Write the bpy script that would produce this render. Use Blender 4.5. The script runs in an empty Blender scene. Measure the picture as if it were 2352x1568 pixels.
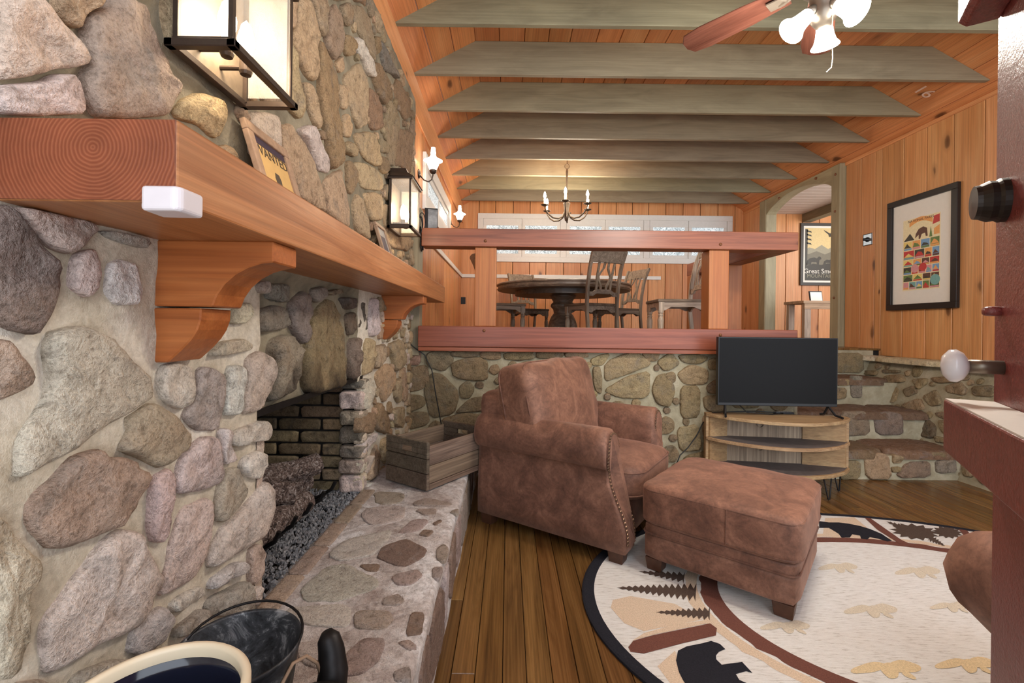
import bpy, bmesh, math, random
from mathutils import Vector, Matrix, noise
random.seed(7)
S = bpy.context.scene
C = S.collection
# ---------------------------------------------------------------- camera
F = 1045.0; VX, VY = 1167.0, 750.0; ROLL = 0.012; H = 1.2      # focal length in px (2352 wide), vanishing point, roll, eye height
cr, sr = math.cos(ROLL), math.sin(ROLL)
cam = bpy.data.objects.new('camera', bpy.data.cameras.new('camera'))
C.objects.link(cam); S.camera = cam
cam.data.sensor_width = 36.0; cam.data.lens = F / 2352 * 36.0
cam.data.shift_x = (1176 - VX) / 2352; cam.data.shift_y = -(784 - VY) / 2352
cam.data.clip_start = 0.02
cam.matrix_world = Matrix(((cr, -sr, 0, 0), (0, 0, -1, 0), (sr, cr, 0, H), (0, 0, 0, 1)))
# ---------------------------------------------------------------- daylight and exposure
w = bpy.data.worlds.new('daylight'); S.world = w; w.use_nodes = True
bg = w.node_tree.nodes['Background']; bg.inputs[0].default_value = (0.84, 0.91, 1.0, 1); bg.inputs[1].default_value = 2.9
S.view_settings.view_transform = 'Standard'; S.view_settings.look = 'None'
S.view_settings.exposure = 0.45; S.view_settings.gamma = 1.0; S.view_settings.use_curve_mapping = False
try: S.cycles.max_bounces = 8; S.cycles.diffuse_bounces = 5; S.cycles.sample_clamp_indirect = 6.0
except Exception: pass

def lamp(name, loc, power, color=(1, .78, .52), r=.03, parent=None):
    l = bpy.data.lights.new(name, 'POINT'); l.energy = power; l.color = color; l.shadow_soft_size = r
    o = bpy.data.objects.new(name, l); C.objects.link(o); o.location = loc
    if parent: o.parent = parent
    return o
# ---------------------------------------------------------------- points of the place from the survey of the photograph
def ray(px, py):
    a = (px - VX) / F; b = -(py - VY) / F
    return a * cr - b * sr, a * sr + b * cr
def on_x(px, py, X): dx, dz = ray(px, py); D = X / dx; return Vector((X, D, H + dz * D))
def on_y(px, py, D): dx, dz = ray(px, py); return Vector((dx * D, D, H + dz * D))
def on_z(px, py, z): dx, dz = ray(px, py); D = (z - H) / dz; return Vector((dx * D, D, z))

def lin(r, g, b):
    f = lambda c: (c / 12.92 if c <= .04045 else ((c + .055) / 1.055) ** 2.4)
    return (f(r / 255), f(g / 255), f(b / 255), 1)
# ---------------------------------------------------------------- materials
MATS = {}
class NT:
    def __init__(s, name):
        s.m = bpy.data.materials.new(name); s.m.use_nodes = True; s.t = s.m.node_tree
        s.p = s.t.nodes['Principled BSDF']; MATS[name] = s.m
    def n(s, typ, **kw):
        x = s.t.nodes.new(typ)
        for k, v in kw.items():
            if k.startswith('i_'): x.inputs[k[2:].replace('_', ' ')].default_value = v
            else: setattr(x, k, v)
        return x
    def l(s, a, b): s.t.links.new(a, b)
    def mix(s, blend, fac, a, b):
        x = s.n('ShaderNodeMix', data_type='RGBA', blend_type=blend)
        for sock, v in ((x.inputs[0], fac), (x.inputs[6], a), (x.inputs[7], b)):
            if hasattr(v, 'is_linked') or isinstance(v, bpy.types.NodeSocket): s.l(v, sock)
            else: sock.default_value = v
        return x.outputs[2]
    def ramp(s, fac, stops):
        x = s.n('ShaderNodeValToRGB'); e = x.color_ramp.elements
        while len(e) < len(stops): e.new(.5)
        for el, (p, c) in zip(e, stops): el.position = p; el.color = c
        s.l(fac, x.inputs[0]); return x.outputs[0]
    def math(s, op, a, b=0.0):
        x = s.n('ShaderNodeMath', operation=op)
        for sock, v in ((x.inputs[0], a), (x.inputs[1], b)):
            if isinstance(v, bpy.types.NodeSocket): s.l(v, sock)
            else: sock.default_value = v
        return x.outputs[0]
    def coords(s, scale=(1, 1, 1), rnd=True):
        tc = s.n('ShaderNodeTexCoord'); mp = s.n('ShaderNodeMapping'); mp.inputs['Scale'].default_value = scale
        src = tc.outputs['Object']
        if rnd:
            oi = s.n('ShaderNodeObjectInfo'); cb = s.n('ShaderNodeCombineXYZ')
            for i, k in enumerate((17.3, 9.1, 23.7)): s.l(s.math('MULTIPLY', oi.outputs['Random'], k), cb.inputs[i])
            va = s.n('ShaderNodeVectorMath', operation='ADD'); s.l(src, va.inputs[0]); s.l(cb.outputs[0], va.inputs[1]); src = va.outputs[0]
        s.l(src, mp.inputs[0]); return mp.outputs[0]
    def noise(s, vec, scale, detail=4, rough=.6, dist=0.0):
        x = s.n('ShaderNodeTexNoise'); s.l(vec, x.inputs['Vector'])
        x.inputs['Scale'].default_value = scale; x.inputs['Detail'].default_value = detail
        x.inputs['Roughness'].default_value = rough; x.inputs['Distortion'].default_value = dist
        return x.outputs['Fac']
    def bump(s, h, strength=.3, dist=.01):
        x = s.n('ShaderNodeBump'); x.inputs['Strength'].default_value = strength; x.inputs['Distance'].default_value = dist
        s.l(h, x.inputs['Height']); s.l(x.outputs[0], s.p.inputs['Normal'])
    def tint(s): return s.n('ShaderNodeObjectInfo').outputs['Color']
    def out(s, col=None, rough=.6, metal=0.0, spec=.4):
        if isinstance(col, bpy.types.NodeSocket): s.l(col, s.p.inputs['Base Color'])
        elif col: s.p.inputs['Base Color'].default_value = col
        if isinstance(rough, bpy.types.NodeSocket): s.l(rough, s.p.inputs['Roughness'])
        else: s.p.inputs['Roughness'].default_value = rough
        s.p.inputs['Metallic'].default_value = metal; s.p.inputs['Specular IOR Level'].default_value = spec
        return s.m

def m_plain(name, col, rough=.5, metal=0.0, var=.12, scale=30, spec=.4, bump=.05):
    t = NT(name); v = t.coords()
    n = t.noise(v, scale, 4)
    a = t.ramp(n, [(.3, (1 - var,) * 3 + (1,)), (.7, (1 + var,) * 3 + (1,))])
    t.bump(n, bump, .004)
    return t.out(t.mix('MULTIPLY', 1.0, a, col), rough, metal, spec)

def m_emit(name, col, strength):
    t = NT(name); t.out(col, .4)
    t.p.inputs['Emission Color'].default_value = col; t.p.inputs['Emission Strength'].default_value = strength
    return t.m

def m_stone(name='fieldstone', rust=lin(176, 138, 104), grey=lin(120, 116, 110), amt=.55, bs=.6, sc=1.0):
    t = NT(name); v = t.coords((1, 1, 1))
    big = t.noise(v, 6 * sc, 5, .6, .4); mid = t.noise(v, 22 * sc, 6, .68, .3); fine = t.noise(v, 120 * sc, 4, .75)
    c = t.mix('MIX', t.math('MULTIPLY', t.math('SUBTRACT', big, .45), 1.6 * amt), t.tint(), rust)
    b2 = t.noise(v, 9 * sc, 5, .7, .8)
    c = t.mix('MIX', t.ramp(b2, [(.52, (0, 0, 0, 1)), (.72, (amt,) * 3 + (1,))]), c, grey)
    c = t.mix('MULTIPLY', 1.0, c, t.ramp(mid, [(.3, (.52, .49, .46, 1)), (.45, (.98, .97, .96, 1)), (.6, (1.08, 1.07, 1.06, 1)), (.75, (1.28, 1.28, 1.27, 1))]))
    c = t.mix('MULTIPLY', .8, c, t.ramp(fine, [(.32, (.5, .48, .46, 1)), (.5, (1, 1, 1, 1)), (.66, (1.18, 1.18, 1.18, 1))]))
    hgt = t.math('ADD', t.math('MULTIPLY', mid, 1.0), t.math('MULTIPLY', fine, .3))
    t.bump(hgt, bs * 1.5, .03)
    return t.out(c, .88, 0, .25)

def m_wood(name, dark, mid_, light, axis='z', along=.9, across=11.0, knots=.8, rough=.42, fine=.25, bump=.12, spec=.4, knot_col=lin(70, 36, 18), tinted=True):
    t = NT(name)
    sc = {'x': (along, across, across), 'y': (across, along, across), 'z': (across, across, along)}[axis]
    v = t.coords(sc)
    g = t.noise(v, 1.0, 6, .62, 1.1)
    c = t.ramp(g, [(.25, dark), (.47, mid_), (.75, light)])
    scf = {'x': (1.2, 130, 130), 'y': (130, 1.2, 130), 'z': (130, 130, 1.2)}[axis]
    vf = t.coords(scf); f = t.noise(vf, 1.0, 3, .6)
    c = t.mix('MULTIPLY', 1.0, c, t.ramp(f, [(.3, (1 - fine,) * 3 + (1,)), (.65, (1.06, 1.06, 1.06, 1))]))
    if knots:
        sk = {'x': (2.1, 4.6, 4.6), 'y': (4.6, 2.1, 4.6), 'z': (4.6, 4.6, 2.1)}[axis]
        vk = t.coords(sk); vw = t.n('ShaderNodeVectorMath', operation='ADD'); t.l(vk, vw.inputs[0]); wn = t.n('ShaderNodeTexNoise'); wn.inputs['Scale'].default_value = 2.2; t.l(vk, wn.inputs['Vector'])
        ws = t.n('ShaderNodeVectorMath', operation='SCALE'); ws.inputs['Scale'].default_value = .22; t.l(wn.outputs['Color'], ws.inputs[0]); t.l(ws.outputs[0], vw.inputs[1])
        vo = t.n('ShaderNodeTexVoronoi'); t.l(vw.outputs[0], vo.inputs['Vector']); vo.inputs['Scale'].default_value = 1.0
        sp = t.n('ShaderNodeSeparateColor'); t.l(vo.outputs['Color'], sp.inputs[0])
        size_ = t.math('ADD', t.math('MULTIPLY', sp.outputs[1], .9), .55)
        k = t.ramp(t.math('DIVIDE', vo.outputs['Distance'], size_), [(.06, (1, 1, 1, 1)), (.10, (.75, .75, .75, 1)), (.125, (.25, .25, .25, 1)), (.2, (0, 0, 0, 1))])
        c = t.mix('MIX', t.math('MULTIPLY', t.math('MULTIPLY', k, t.math('GREATER_THAN', sp.outputs[0], .42)), knots), c, knot_col)
    if tinted: c = t.mix('MULTIPLY', 1.0, c, t.tint())
    t.bump(t.math('ADD', g, t.math('MULTIPLY', f, .5)), bump, .004)
    return t.out(c, rough, 0, spec)
# ---------------------------------------------------------------- mesh helpers
def rotz(a): return Matrix.Rotation(a, 4, 'Z')
class MB:
    def __init__(s): s.v = []; s.f = []
    def add(s, vs, fs, m=None):
        o = len(s.v)
        s.v += [tuple(m @ Vector(p)) if m else tuple(p) for p in vs]; s.f += [tuple(i + o for i in f) for f in fs]; return s
    def box(s, x0, x1, y0, y1, z0, z1, m=None):
        vs = [(x, y, z) for z in (z0, z1) for y in (y0, y1) for x in (x0, x1)]
        return s.add(vs, [(0, 2, 3, 1), (4, 5, 7, 6), (0, 1, 5, 4), (2, 6, 7, 3), (0, 4, 6, 2), (1, 3, 7, 5)], m)
    def prism(s, pts, axis, a0, a1, m=None):
        n = len(pts)
        def P(p, a): return {'x': (a, p[0], p[1]), 'y': (p[0], a, p[1]), 'z': (p[0], p[1], a)}[axis]
        vs = [P(p, a0) for p in pts] + [P(p, a1) for p in pts]
        fs = [tuple(range(n))[::-1], tuple(range(n, 2 * n))] + [(i, (i + 1) % n, n + (i + 1) % n, n + i) for i in range(n)]
        return s.add(vs, fs, m)
    def lathe(s, prof, n=20, m=None, a0=0.0, a1=2 * math.pi):
        full = abs(a1 - a0 - 2 * math.pi) < 1e-6; k = n if full else n + 1
        vs = [(r * math.cos(a0 + (a1 - a0) * j / n), r * math.sin(a0 + (a1 - a0) * j / n), z) for r, z in prof for j in range(k)]
        fs = []
        for i in range(len(prof) - 1):
            for j in range(n):
                j2 = (j + 1) % k
                fs.append((i * k + j, i * k + j2, (i + 1) * k + j2, (i + 1) * k + j))
        return s.add(vs, fs, m)
    def tube(s, path, r, n=8, m=None, cap=True):
        P = [Vector(p) for p in path]; L = len(P)
        R = r if isinstance(r, (list, tuple)) else [r] * L
        T = [(P[min(i + 1, L - 1)] - P[max(i - 1, 0)]).normalized() for i in range(L)]
        u = T[0].orthogonal().normalized(); vs = []
        for i in range(L):
            u = (u - T[i] * u.dot(T[i])).normalized() if (u - T[i] * u.dot(T[i])).length > 1e-6 else T[i].orthogonal().normalized()
            w_ = T[i].cross(u)
            for j in range(n):
                a = 2 * math.pi * j / n; vs.append(P[i] + (u * math.cos(a) + w_ * math.sin(a)) * R[i])
        fs = [(i * n + j, i * n + (j + 1) % n, (i + 1) * n + (j + 1) % n, (i + 1) * n + j) for i in range(L - 1) for j in range(n)]
        if cap: fs += [tuple(range(n))[::-1], tuple(range((L - 1) * n, L * n))]
        return s.add(vs, fs, m)
    def grid(s, rows, closed=False, capends=False):
        n = len(rows[0]); vs = [p for r in rows for p in r]; fs = []
        for i in range(len(rows) - 1):
            for j in range(n if closed else n - 1):
                j2 = (j + 1) % n; fs.append((i * n + j, i * n + j2, (i + 1) * n + j2, (i + 1) * n + j))
        if capends: fs += [tuple(range(n))[::-1], tuple(range((len(rows) - 1) * n, len(rows) * n))]
        return s.add(vs, fs)
    def puff(s, cx, cy, cz, sx, sy, sz, k=6, n=10, crown=.0, seed=0, wr=.0, m=None):
        """soft cushion: rounded box of half sizes sx, sy, sz, crowned along local z"""
        bm = bmesh.new(); bmesh.ops.create_cube(bm, size=2)
        bmesh.ops.subdivide_edges(bm, edges=bm.edges[:], cuts=n, use_grid_fill=True)
        idx = {}; vs = []
        for i, v in enumerate(bm.verts):
            idx[v.index] = i; x, y, z = v.co
            q = (abs(x) ** k + abs(y) ** k + abs(z) ** k) ** (1 / k); x, y, z = x / q, y / q, z / q
            zz = z * (1 + crown * (1 - x * x) * (1 - y * y))
            p = Vector((cx + x * sx, cy + y * sy, cz + zz * sz))
            if wr: p += Vector((x, y, z)) * wr * noise.noise(p * 9 + Vector((seed, 0, 0)))
            vs.append(p)
        fs = [tuple(idx[v.index] for v in f.verts) for f in bm.faces]; bm.free()
        return s.add(vs, fs, m)
    def build(s, name, mat=None, parent=None, color=None, smooth=False, bevel=0.0, seg=2, sub=0, loc=None, kind=None, label=None):
        me = bpy.data.meshes.new(name); me.from_pydata(s.v, [], s.f)
        bm = bmesh.new(); bm.from_mesh(me); bmesh.ops.recalc_face_normals(bm, faces=bm.faces[:]); bm.to_mesh(me); bm.free()
        if mat: me.materials.append(MATS[mat] if isinstance(mat, str) else mat)
        return link(name, me, parent, color, smooth, bevel, seg, sub, loc, kind, label)
def link(name, me, parent=None, color=None, smooth=False, bevel=0.0, seg=2, sub=0, loc=None, kind=None, label=None):
    o = bpy.data.objects.new(name, me); C.objects.link(o)
    if parent: o.parent = parent
    if color: o.color = color
    if loc: o.location = loc
    if smooth:
        for p in me.polygons: p.use_smooth = True
    if bevel: b = o.modifiers.new('edge', 'BEVEL'); b.width = bevel; b.segments = seg; b.limit_method = 'ANGLE'; b.angle_limit = .7
    if sub: b = o.modifiers.new('smooth', 'SUBSURF'); b.levels = sub; b.render_levels = sub
    if kind: o['kind'] = kind
    if label: o['label'] = label
    return o
def tag(o, label, cat, group=None):
    o['label'] = label; o['category'] = cat
    if group: o['group'] = group
    return o
def thing(name, label, cat, loc=(0, 0, 0), rz=0.0, group=None):
    o = bpy.data.objects.new(name, None); C.objects.link(o); o.empty_display_size = .1
    o.location = loc; o.rotation_euler = (0, 0, rz); return tag(o, label, cat, group)
def dup(root, loc, rz, label, group=None):
    r = root.copy(); C.objects.link(r); r.location = loc; r.rotation_euler = (0, 0, rz); r['label'] = label
    if group: r['group'] = group
    for ch in list(root.children):
        c = ch.copy(); C.objects.link(c); c.parent = r
        for g in ch.children: d = g.copy(); C.objects.link(d); d.parent = c
    return r
def struct(o): o['kind'] = 'structure'; return o
def text_mesh(txt, size, name, mat, parent, M, extrude=.0004, align='CENTER', sx=1.0):
    cu = bpy.data.curves.new('lettering', 'FONT'); cu.body = txt; cu.size = size; cu.align_x = align; cu.align_y = 'CENTER'; cu.extrude = extrude; cu.resolution_u = 3
    o = bpy.data.objects.new('lettering', cu); C.objects.link(o)
    dg = bpy.context.evaluated_depsgraph_get(); me = bpy.data.meshes.new_from_object(o.evaluated_get(dg))
    bpy.data.objects.remove(o); me.transform(M @ Matrix.Diagonal((sx, 1, 1, 1))); me.materials.clear(); me.materials.append(MATS[mat]); me.name = name
    return link(name, me, parent)
def resample(pts, M):
    n = len(pts); L = [(pts[(i + 1) % n] - pts[i]).length for i in range(n)]; tot = sum(L); out = []; i = 0; acc = 0
    for k in range(M):
        d = tot * k / M
        while acc + L[i] < d and i < n - 1: acc += L[i]; i += 1
        out.append(pts[i].lerp(pts[(i + 1) % n], (d - acc) / max(L[i], 1e-9)))
    return out
def chaikin(pts, it=1, q=.22):
    for _ in range(it):
        n = len(pts); o = []
        for i in range(n): o += [pts[i].lerp(pts[(i + 1) % n], q), pts[i].lerp(pts[(i + 1) % n], 1 - q)]
        pts = o
    return pts
def area2(p): return .5 * sum(p[i].x * p[(i + 1) % len(p)].y - p[(i + 1) % len(p)].x * p[i].y for i in range(len(p)))
def stone(poly, to3, color, depth=.03, parent=None, mat='fieldstone', rough=.5, rnd=.5, name='stone', res=1.0, shrink=0.0, sink=.02, flat=False, soft=.16):
    """one laid stone: outline poly in the plane of the wall, domed and broken outwards by depth"""
    P = [Vector((p[0], p[1])) for p in poly]
    if area2(P) < 0: P.reverse()
    size = math.sqrt(abs(area2(P))); sd = random.uniform(0, 90)
    P = chaikin(P, 1, soft)
    M = max(16, min(120, int(42 * res * (size / .18) ** .7))); P = resample(P, M)
    c = sum(P, Vector((0, 0))) / M
    o = []
    for p in P:
        k = noise.noise(Vector((p.x * 14 / max(size * 5, .6), p.y * 14 / max(size * 5, .6), sd))) * .5 + noise.noise(Vector((p.x * 38, p.y * 38, sd + 7))) * .30 + noise.noise(Vector((p.x * 90, p.y * 90, sd + 2))) * .12
        d = (p - c); o.append(c + d * (1 + k * .09 * rnd * 2) - (d.normalized() * shrink if d.length > shrink else Vector((0, 0))))
    rb = min(depth * .9, size * .12)
    insets = [(0, -sink), (0, depth * .35), (rb * .22, depth * .78), (rb * .7, depth * .97)]
    nr = max(3, int(M / 8))
    rows = []
    for ins, h in insets:
        rows.append([(p + (c - p) * min(.6, ins / max((c - p).length, 1e-6)), h) for p in o])
    base = [q[0] for q in rows[-1]]
    for k in range(1, nr): rows.append([(q + (c - q) * (k / nr), depth) for q in base])
    amp = depth * rough
    tilt = Vector((random.uniform(-1, 1), random.uniform(-1, 1))) * (.0 if flat else .10)
    vs = []
    def disp(q, h):
        a = noise.noise(Vector((q.x * 7, q.y * 7, sd))) * .6 + (.5 - 2 * abs(noise.noise(Vector((q.x * 11 + q.y * 5, q.y * 16 - q.x * 6, sd + 11))))) * .55 + noise.noise(Vector((q.x * 24, q.y * 24, sd + 3))) * .55 + noise.noise(Vector((q.x * 60, q.y * 60, sd + 5))) * .34
        return h + (amp * a + (q - c).dot(tilt) * min(1, depth / .03)) * max(0, min(1, h / depth))
    for row in rows: vs += [to3(q.x, q.y, disp(q, h)) for q, h in row]
    vs.append(to3(c.x, c.y, disp(c, depth * 1.04)))
    fs = [(i * M + j, i * M + (j + 1) % M, (i + 1) * M + (j + 1) % M, (i + 1) * M + j) for i in range(len(rows) - 1) for j in range(M)]
    L = (len(rows) - 1) * M; fs += [(L + j, L + (j + 1) % M, len(vs) - 1) for j in range(M)]
    b = MB(); b.v = [tuple(v) for v in vs]; b.f = fs
    return b.build(name, mat, parent, color, smooth=True)
def jit(c, a=.12):
    k = 1 + random.uniform(-a, a); return tuple(max(0, min(1, x * k * (1 + random.uniform(-.05, .05)))) for x in c[:3]) + (1,)
# ---------------------------------------------------------------- palette
m_stone('fieldstone'); m_stone('flagstone', rust=lin(148, 122, 106), grey=lin(150, 142, 138), amt=.5, bs=.45, sc=1.3)
m_stone('fieldstone_sooty')
t_ = MATS['fieldstone_sooty'].node_tree; pb = t_.nodes['Principled BSDF']; src = pb.inputs['Base Color'].links[0].from_socket
tc = t_.nodes.new('ShaderNodeTexCoord'); sx = t_.nodes.new('ShaderNodeSeparateXYZ'); t_.links.new(tc.outputs['Object'], sx.inputs[0]); nz = t_.nodes.new('ShaderNodeTexNoise'); nz.inputs['Scale'].default_value = 7; nz.inputs['Detail'].default_value = 5; t_.links.new(tc.outputs['Object'], nz.inputs['Vector'])
ad = t_.nodes.new('ShaderNodeMath'); ad.operation = 'MULTIPLY_ADD'; t_.links.new(nz.outputs['Fac'], ad.inputs[0]); ad.inputs[1].default_value = -.5; t_.links.new(sx.outputs['Z'], ad.inputs[2])
rp_ = t_.nodes.new('ShaderNodeValToRGB'); rp_.color_ramp.elements[0].position = .62; rp_.color_ramp.elements[0].color = (.12, .10, .09, 1); rp_.color_ramp.elements[1].position = .82; rp_.color_ramp.elements[1].color = (.92, .9, .86, 1); t_.links.new(ad.outputs[0], rp_.inputs[0])
mxn = t_.nodes.new('ShaderNodeMix'); mxn.data_type = 'RGBA'; mxn.blend_type = 'MULTIPLY'; mxn.inputs[0].default_value = 1; t_.links.new(src, mxn.inputs[6]); t_.links.new(rp_.outputs[0], mxn.inputs[7]); t_.links.new(mxn.outputs[2], pb.inputs['Base Color'])
m_stone('firebrick', rust=lin(96, 72, 54), grey=lin(58, 52, 46), amt=.8, bs=.35, sc=1.6)
t = NT('mortar'); v = t.coords(rnd=False); n1 = t.noise(v, 5, 5, .6); n2 = t.noise(v, 60, 5, .75)
c = t.ramp(n1, [(.3, lin(170, 158, 138)), (.5, lin(198, 187, 168)), (.72, lin(218, 210, 196))])
c = t.mix('MULTIPLY', .8, c, t.ramp(n2, [(.3, (.7, .69, .67, 1)), (.6, (1.08, 1.08, 1.08, 1))])); t.bump(t.math('ADD', n2, t.noise(v, 18, 4)), .5, .012); t.out(c, .92, 0, .2)
t = NT('hearth_mortar'); v = t.coords(rnd=False); n1 = t.noise(v, 5, 6, .7, .5); n2 = t.noise(v, 45, 5, .75)
c = t.ramp(n1, [(.34, lin(164, 149, 141)), (.48, lin(194, 184, 178)), (.62, lin(222, 218, 216))])
c = t.mix('MULTIPLY', .9, c, t.ramp(n2, [(.3, (.5, .47, .45, 1)), (.55, (1.05, 1.05, 1.05, 1)), (.7, (1.2, 1.2, 1.2, 1))])); t.bump(n2, .9, .015); t.out(c, .85, 0, .25)
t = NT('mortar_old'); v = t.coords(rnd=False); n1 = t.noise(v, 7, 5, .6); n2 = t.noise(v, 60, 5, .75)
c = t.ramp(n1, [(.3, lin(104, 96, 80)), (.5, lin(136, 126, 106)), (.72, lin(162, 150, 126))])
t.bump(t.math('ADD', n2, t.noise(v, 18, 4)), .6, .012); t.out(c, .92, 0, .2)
t = NT('mortar_dim'); v = t.coords(rnd=False); n1 = t.noise(v, 7, 5, .6); n2 = t.noise(v, 60, 5, .75)
c = t.ramp(n1, [(.3, lin(146, 136, 112)), (.5, lin(168, 158, 132)), (.72, lin(190, 180, 156))])
t.bump(t.math('ADD', n2, t.noise(v, 18, 4)), .6, .012); t.out(c, .92, 0, .2)
PD, PM, PL = lin(202, 134, 84), lin(214, 149, 98), lin(226, 168, 118)
for ax in 'xyz': m_wood('pine_' + ax, PD, PM, PL, ax, knots=.85, rough=.38)
for ax in 'xyz': m_wood('beam_stain_' + ax, lin(108, 58, 38), lin(140, 80, 54), lin(164, 100, 70), ax, along=.8, across=16, knots=.5, rough=.36)
m_wood('mantel_wood', lin(140, 84, 46), lin(170, 110, 66), lin(192, 134, 88), 'y', along=1.3, across=20, knots=.5, rough=.38, fine=.28)
m_wood('corbel_wood', lin(132, 70, 32), lin(160, 90, 45), lin(180, 110, 60), 'x', along=1.2, across=14, knots=0, rough=.36, fine=.15)
for ax in 'xyz': m_wood('sage_paint_' + ax, lin(122, 110, 88), lin(138, 126, 102), lin(154, 142, 116), ax, along=1.5, across=9, knots=.12, rough=.6, fine=.14, bump=.25, knot_col=lin(110, 98, 78))
m_wood('floor_wood', lin(78, 56, 32), lin(116, 84, 46), lin(148, 112, 66), 'y', along=1.0, across=14, knots=.35, rough=.26, fine=.35, spec=.5, knot_col=lin(40, 22, 12))
m_wood('weathered_x', lin(100, 86, 74), lin(140, 124, 108), lin(170, 154, 136), 'x', along=1.4, across=22, knots=.4, rough=.75, fine=.4, bump=.4, knot_col=lin(54, 44, 36))
m_wood('weathered_z', lin(104, 90, 76), lin(140, 124, 106), lin(170, 154, 134), 'z', along=1.4, across=22, knots=.2, rough=.55, fine=.4, bump=.3, knot_col=lin(54, 44, 36))
m_plain('white_paint', lin(226, 222, 216), .45, var=.03); m_plain('black_metal', lin(52, 46, 42), .42, .6, var=.2)
m_plain('iron', lin(40, 38, 38), .5, .7, var=.3); m_plain('white_plastic', lin(208, 200, 202), .35, var=.02)
m_plain('dark_plastic', lin(24, 24, 26), .35, var=.1); m_plain('soot', lin(28, 24, 22), .95, var=.4, scale=12)  # black for firebox soot and for the backing behind board joints
m_plain('chalk', lin(226, 196, 176), .9); m_plain('brass_peg', lin(120, 76, 48), .4, .1); m_plain('cord_black', lin(22, 22, 22), .5)

ZM1_ = 1.514; XS = -.79; DB = 3.70; XR = 4.05; XL = -.82; ZL = 1.01; DW = 7.85; ZH = .30; XH = -.235
# ---------------------------------------------------------------- floor
floor = struct(MB().box(-1.5, 4.6, -.8, 5.2, -.12, -.022).build('floor', 'soot'))
x = -.80; k = 0
while x < 3.95:
    wd = random.choice((.083, .089, .095)); y = -.8 - random.uniform(0, 1.4)
    while y < 3.75:
        L = random.uniform(1.3, 3.0); a, b = max(y, -.8), min(y + L, 3.75)
        if b - a > .12:
            MB().box(x + .0012, x + wd - .0012, a + .001, b - .001, -.022, random.uniform(-.0012, 0)).build('plank', 'floor_wood', floor, jit((1, .96, .88, 1), .28), bevel=.0018, seg=1)
        y += L
    x += wd
# ---------------------------------------------------------------- left fieldstone wall
OY0, OY1, OZ1 = 1.47, 2.46, .913                 # fireplace opening
b = MB(); st = .03; NY = int((DB + .08 + .9) / st); NZ = int(3.06 / st); cells = {}
def mv(i, j):
    y = -.9 + i * st; z = j * st
    h = .007 * noise.noise(Vector((y * 6, z * 6, 1))) + .006 * noise.noise(Vector((y * 19, z * 19, 4)))
    rec = -.03 if (1.47 < y < 2.40 and z < 1.36) else 0.0
    return (XS + h + rec, y, z)
fs = []
for i in range(NY):
    for j in range(NZ):
        yc, zc = -.9 + (i + .5) * st, (j + .5) * st
        if OY0 < yc < OY1 and zc < OZ1: continue
        fs.append([(i, j), (i + 1, j), (i + 1, j + 1), (i, j + 1)])
for f in fs:
    for c_ in f:
        if c_ not in cells: cells[c_] = len(b.v); b.v.append(mv(*c_))
    b.f.append(tuple(cells[c_] for c_ in f))
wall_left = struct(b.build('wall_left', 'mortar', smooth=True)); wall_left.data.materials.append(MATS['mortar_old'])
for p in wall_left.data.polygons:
    if p.center.z > 1.42 or 1.47 < p.center.y < 2.40: p.material_index = 1  # darker mortar above the mantel; sooty mortar around the firebox
TAN, PNK, GRY, BRN, DRK, LGT, YEL = lin(208, 192, 174), lin(208, 190, 181), lin(172, 163, 153), lin(172, 152, 135), lin(130, 119, 108), lin(218, 208, 198), lin(176, 156, 126)
UTN, UBR, UGR = lin(184, 158, 126), lin(148, 124, 96), lin(158, 138, 112)  # upper stones: warm lantern light mixed into their colours
CR = {'A': (0, 440, 3.92), 'B': (0, 800, 3.92), 'C': (0, 1168, 3.92), 'D': (400, 600, 3.92), 'E': (400, 960, 3.92), 'G': (560, 0, 5.227), 'W': (560, 280, 5.227), 'R': (0, 0, 3.136),
      'K': (900, 760, 2.8), 'T': (1400, 740, 2.4706), 'H': (550, 1050, 3.0267), 'U': (1300, 1100, 2.2357)}
def px(cr_, pts): ox, oy, s = CR[cr_]; return [(ox + p[0] / s, oy + p[1] / s) for p in pts]
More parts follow.
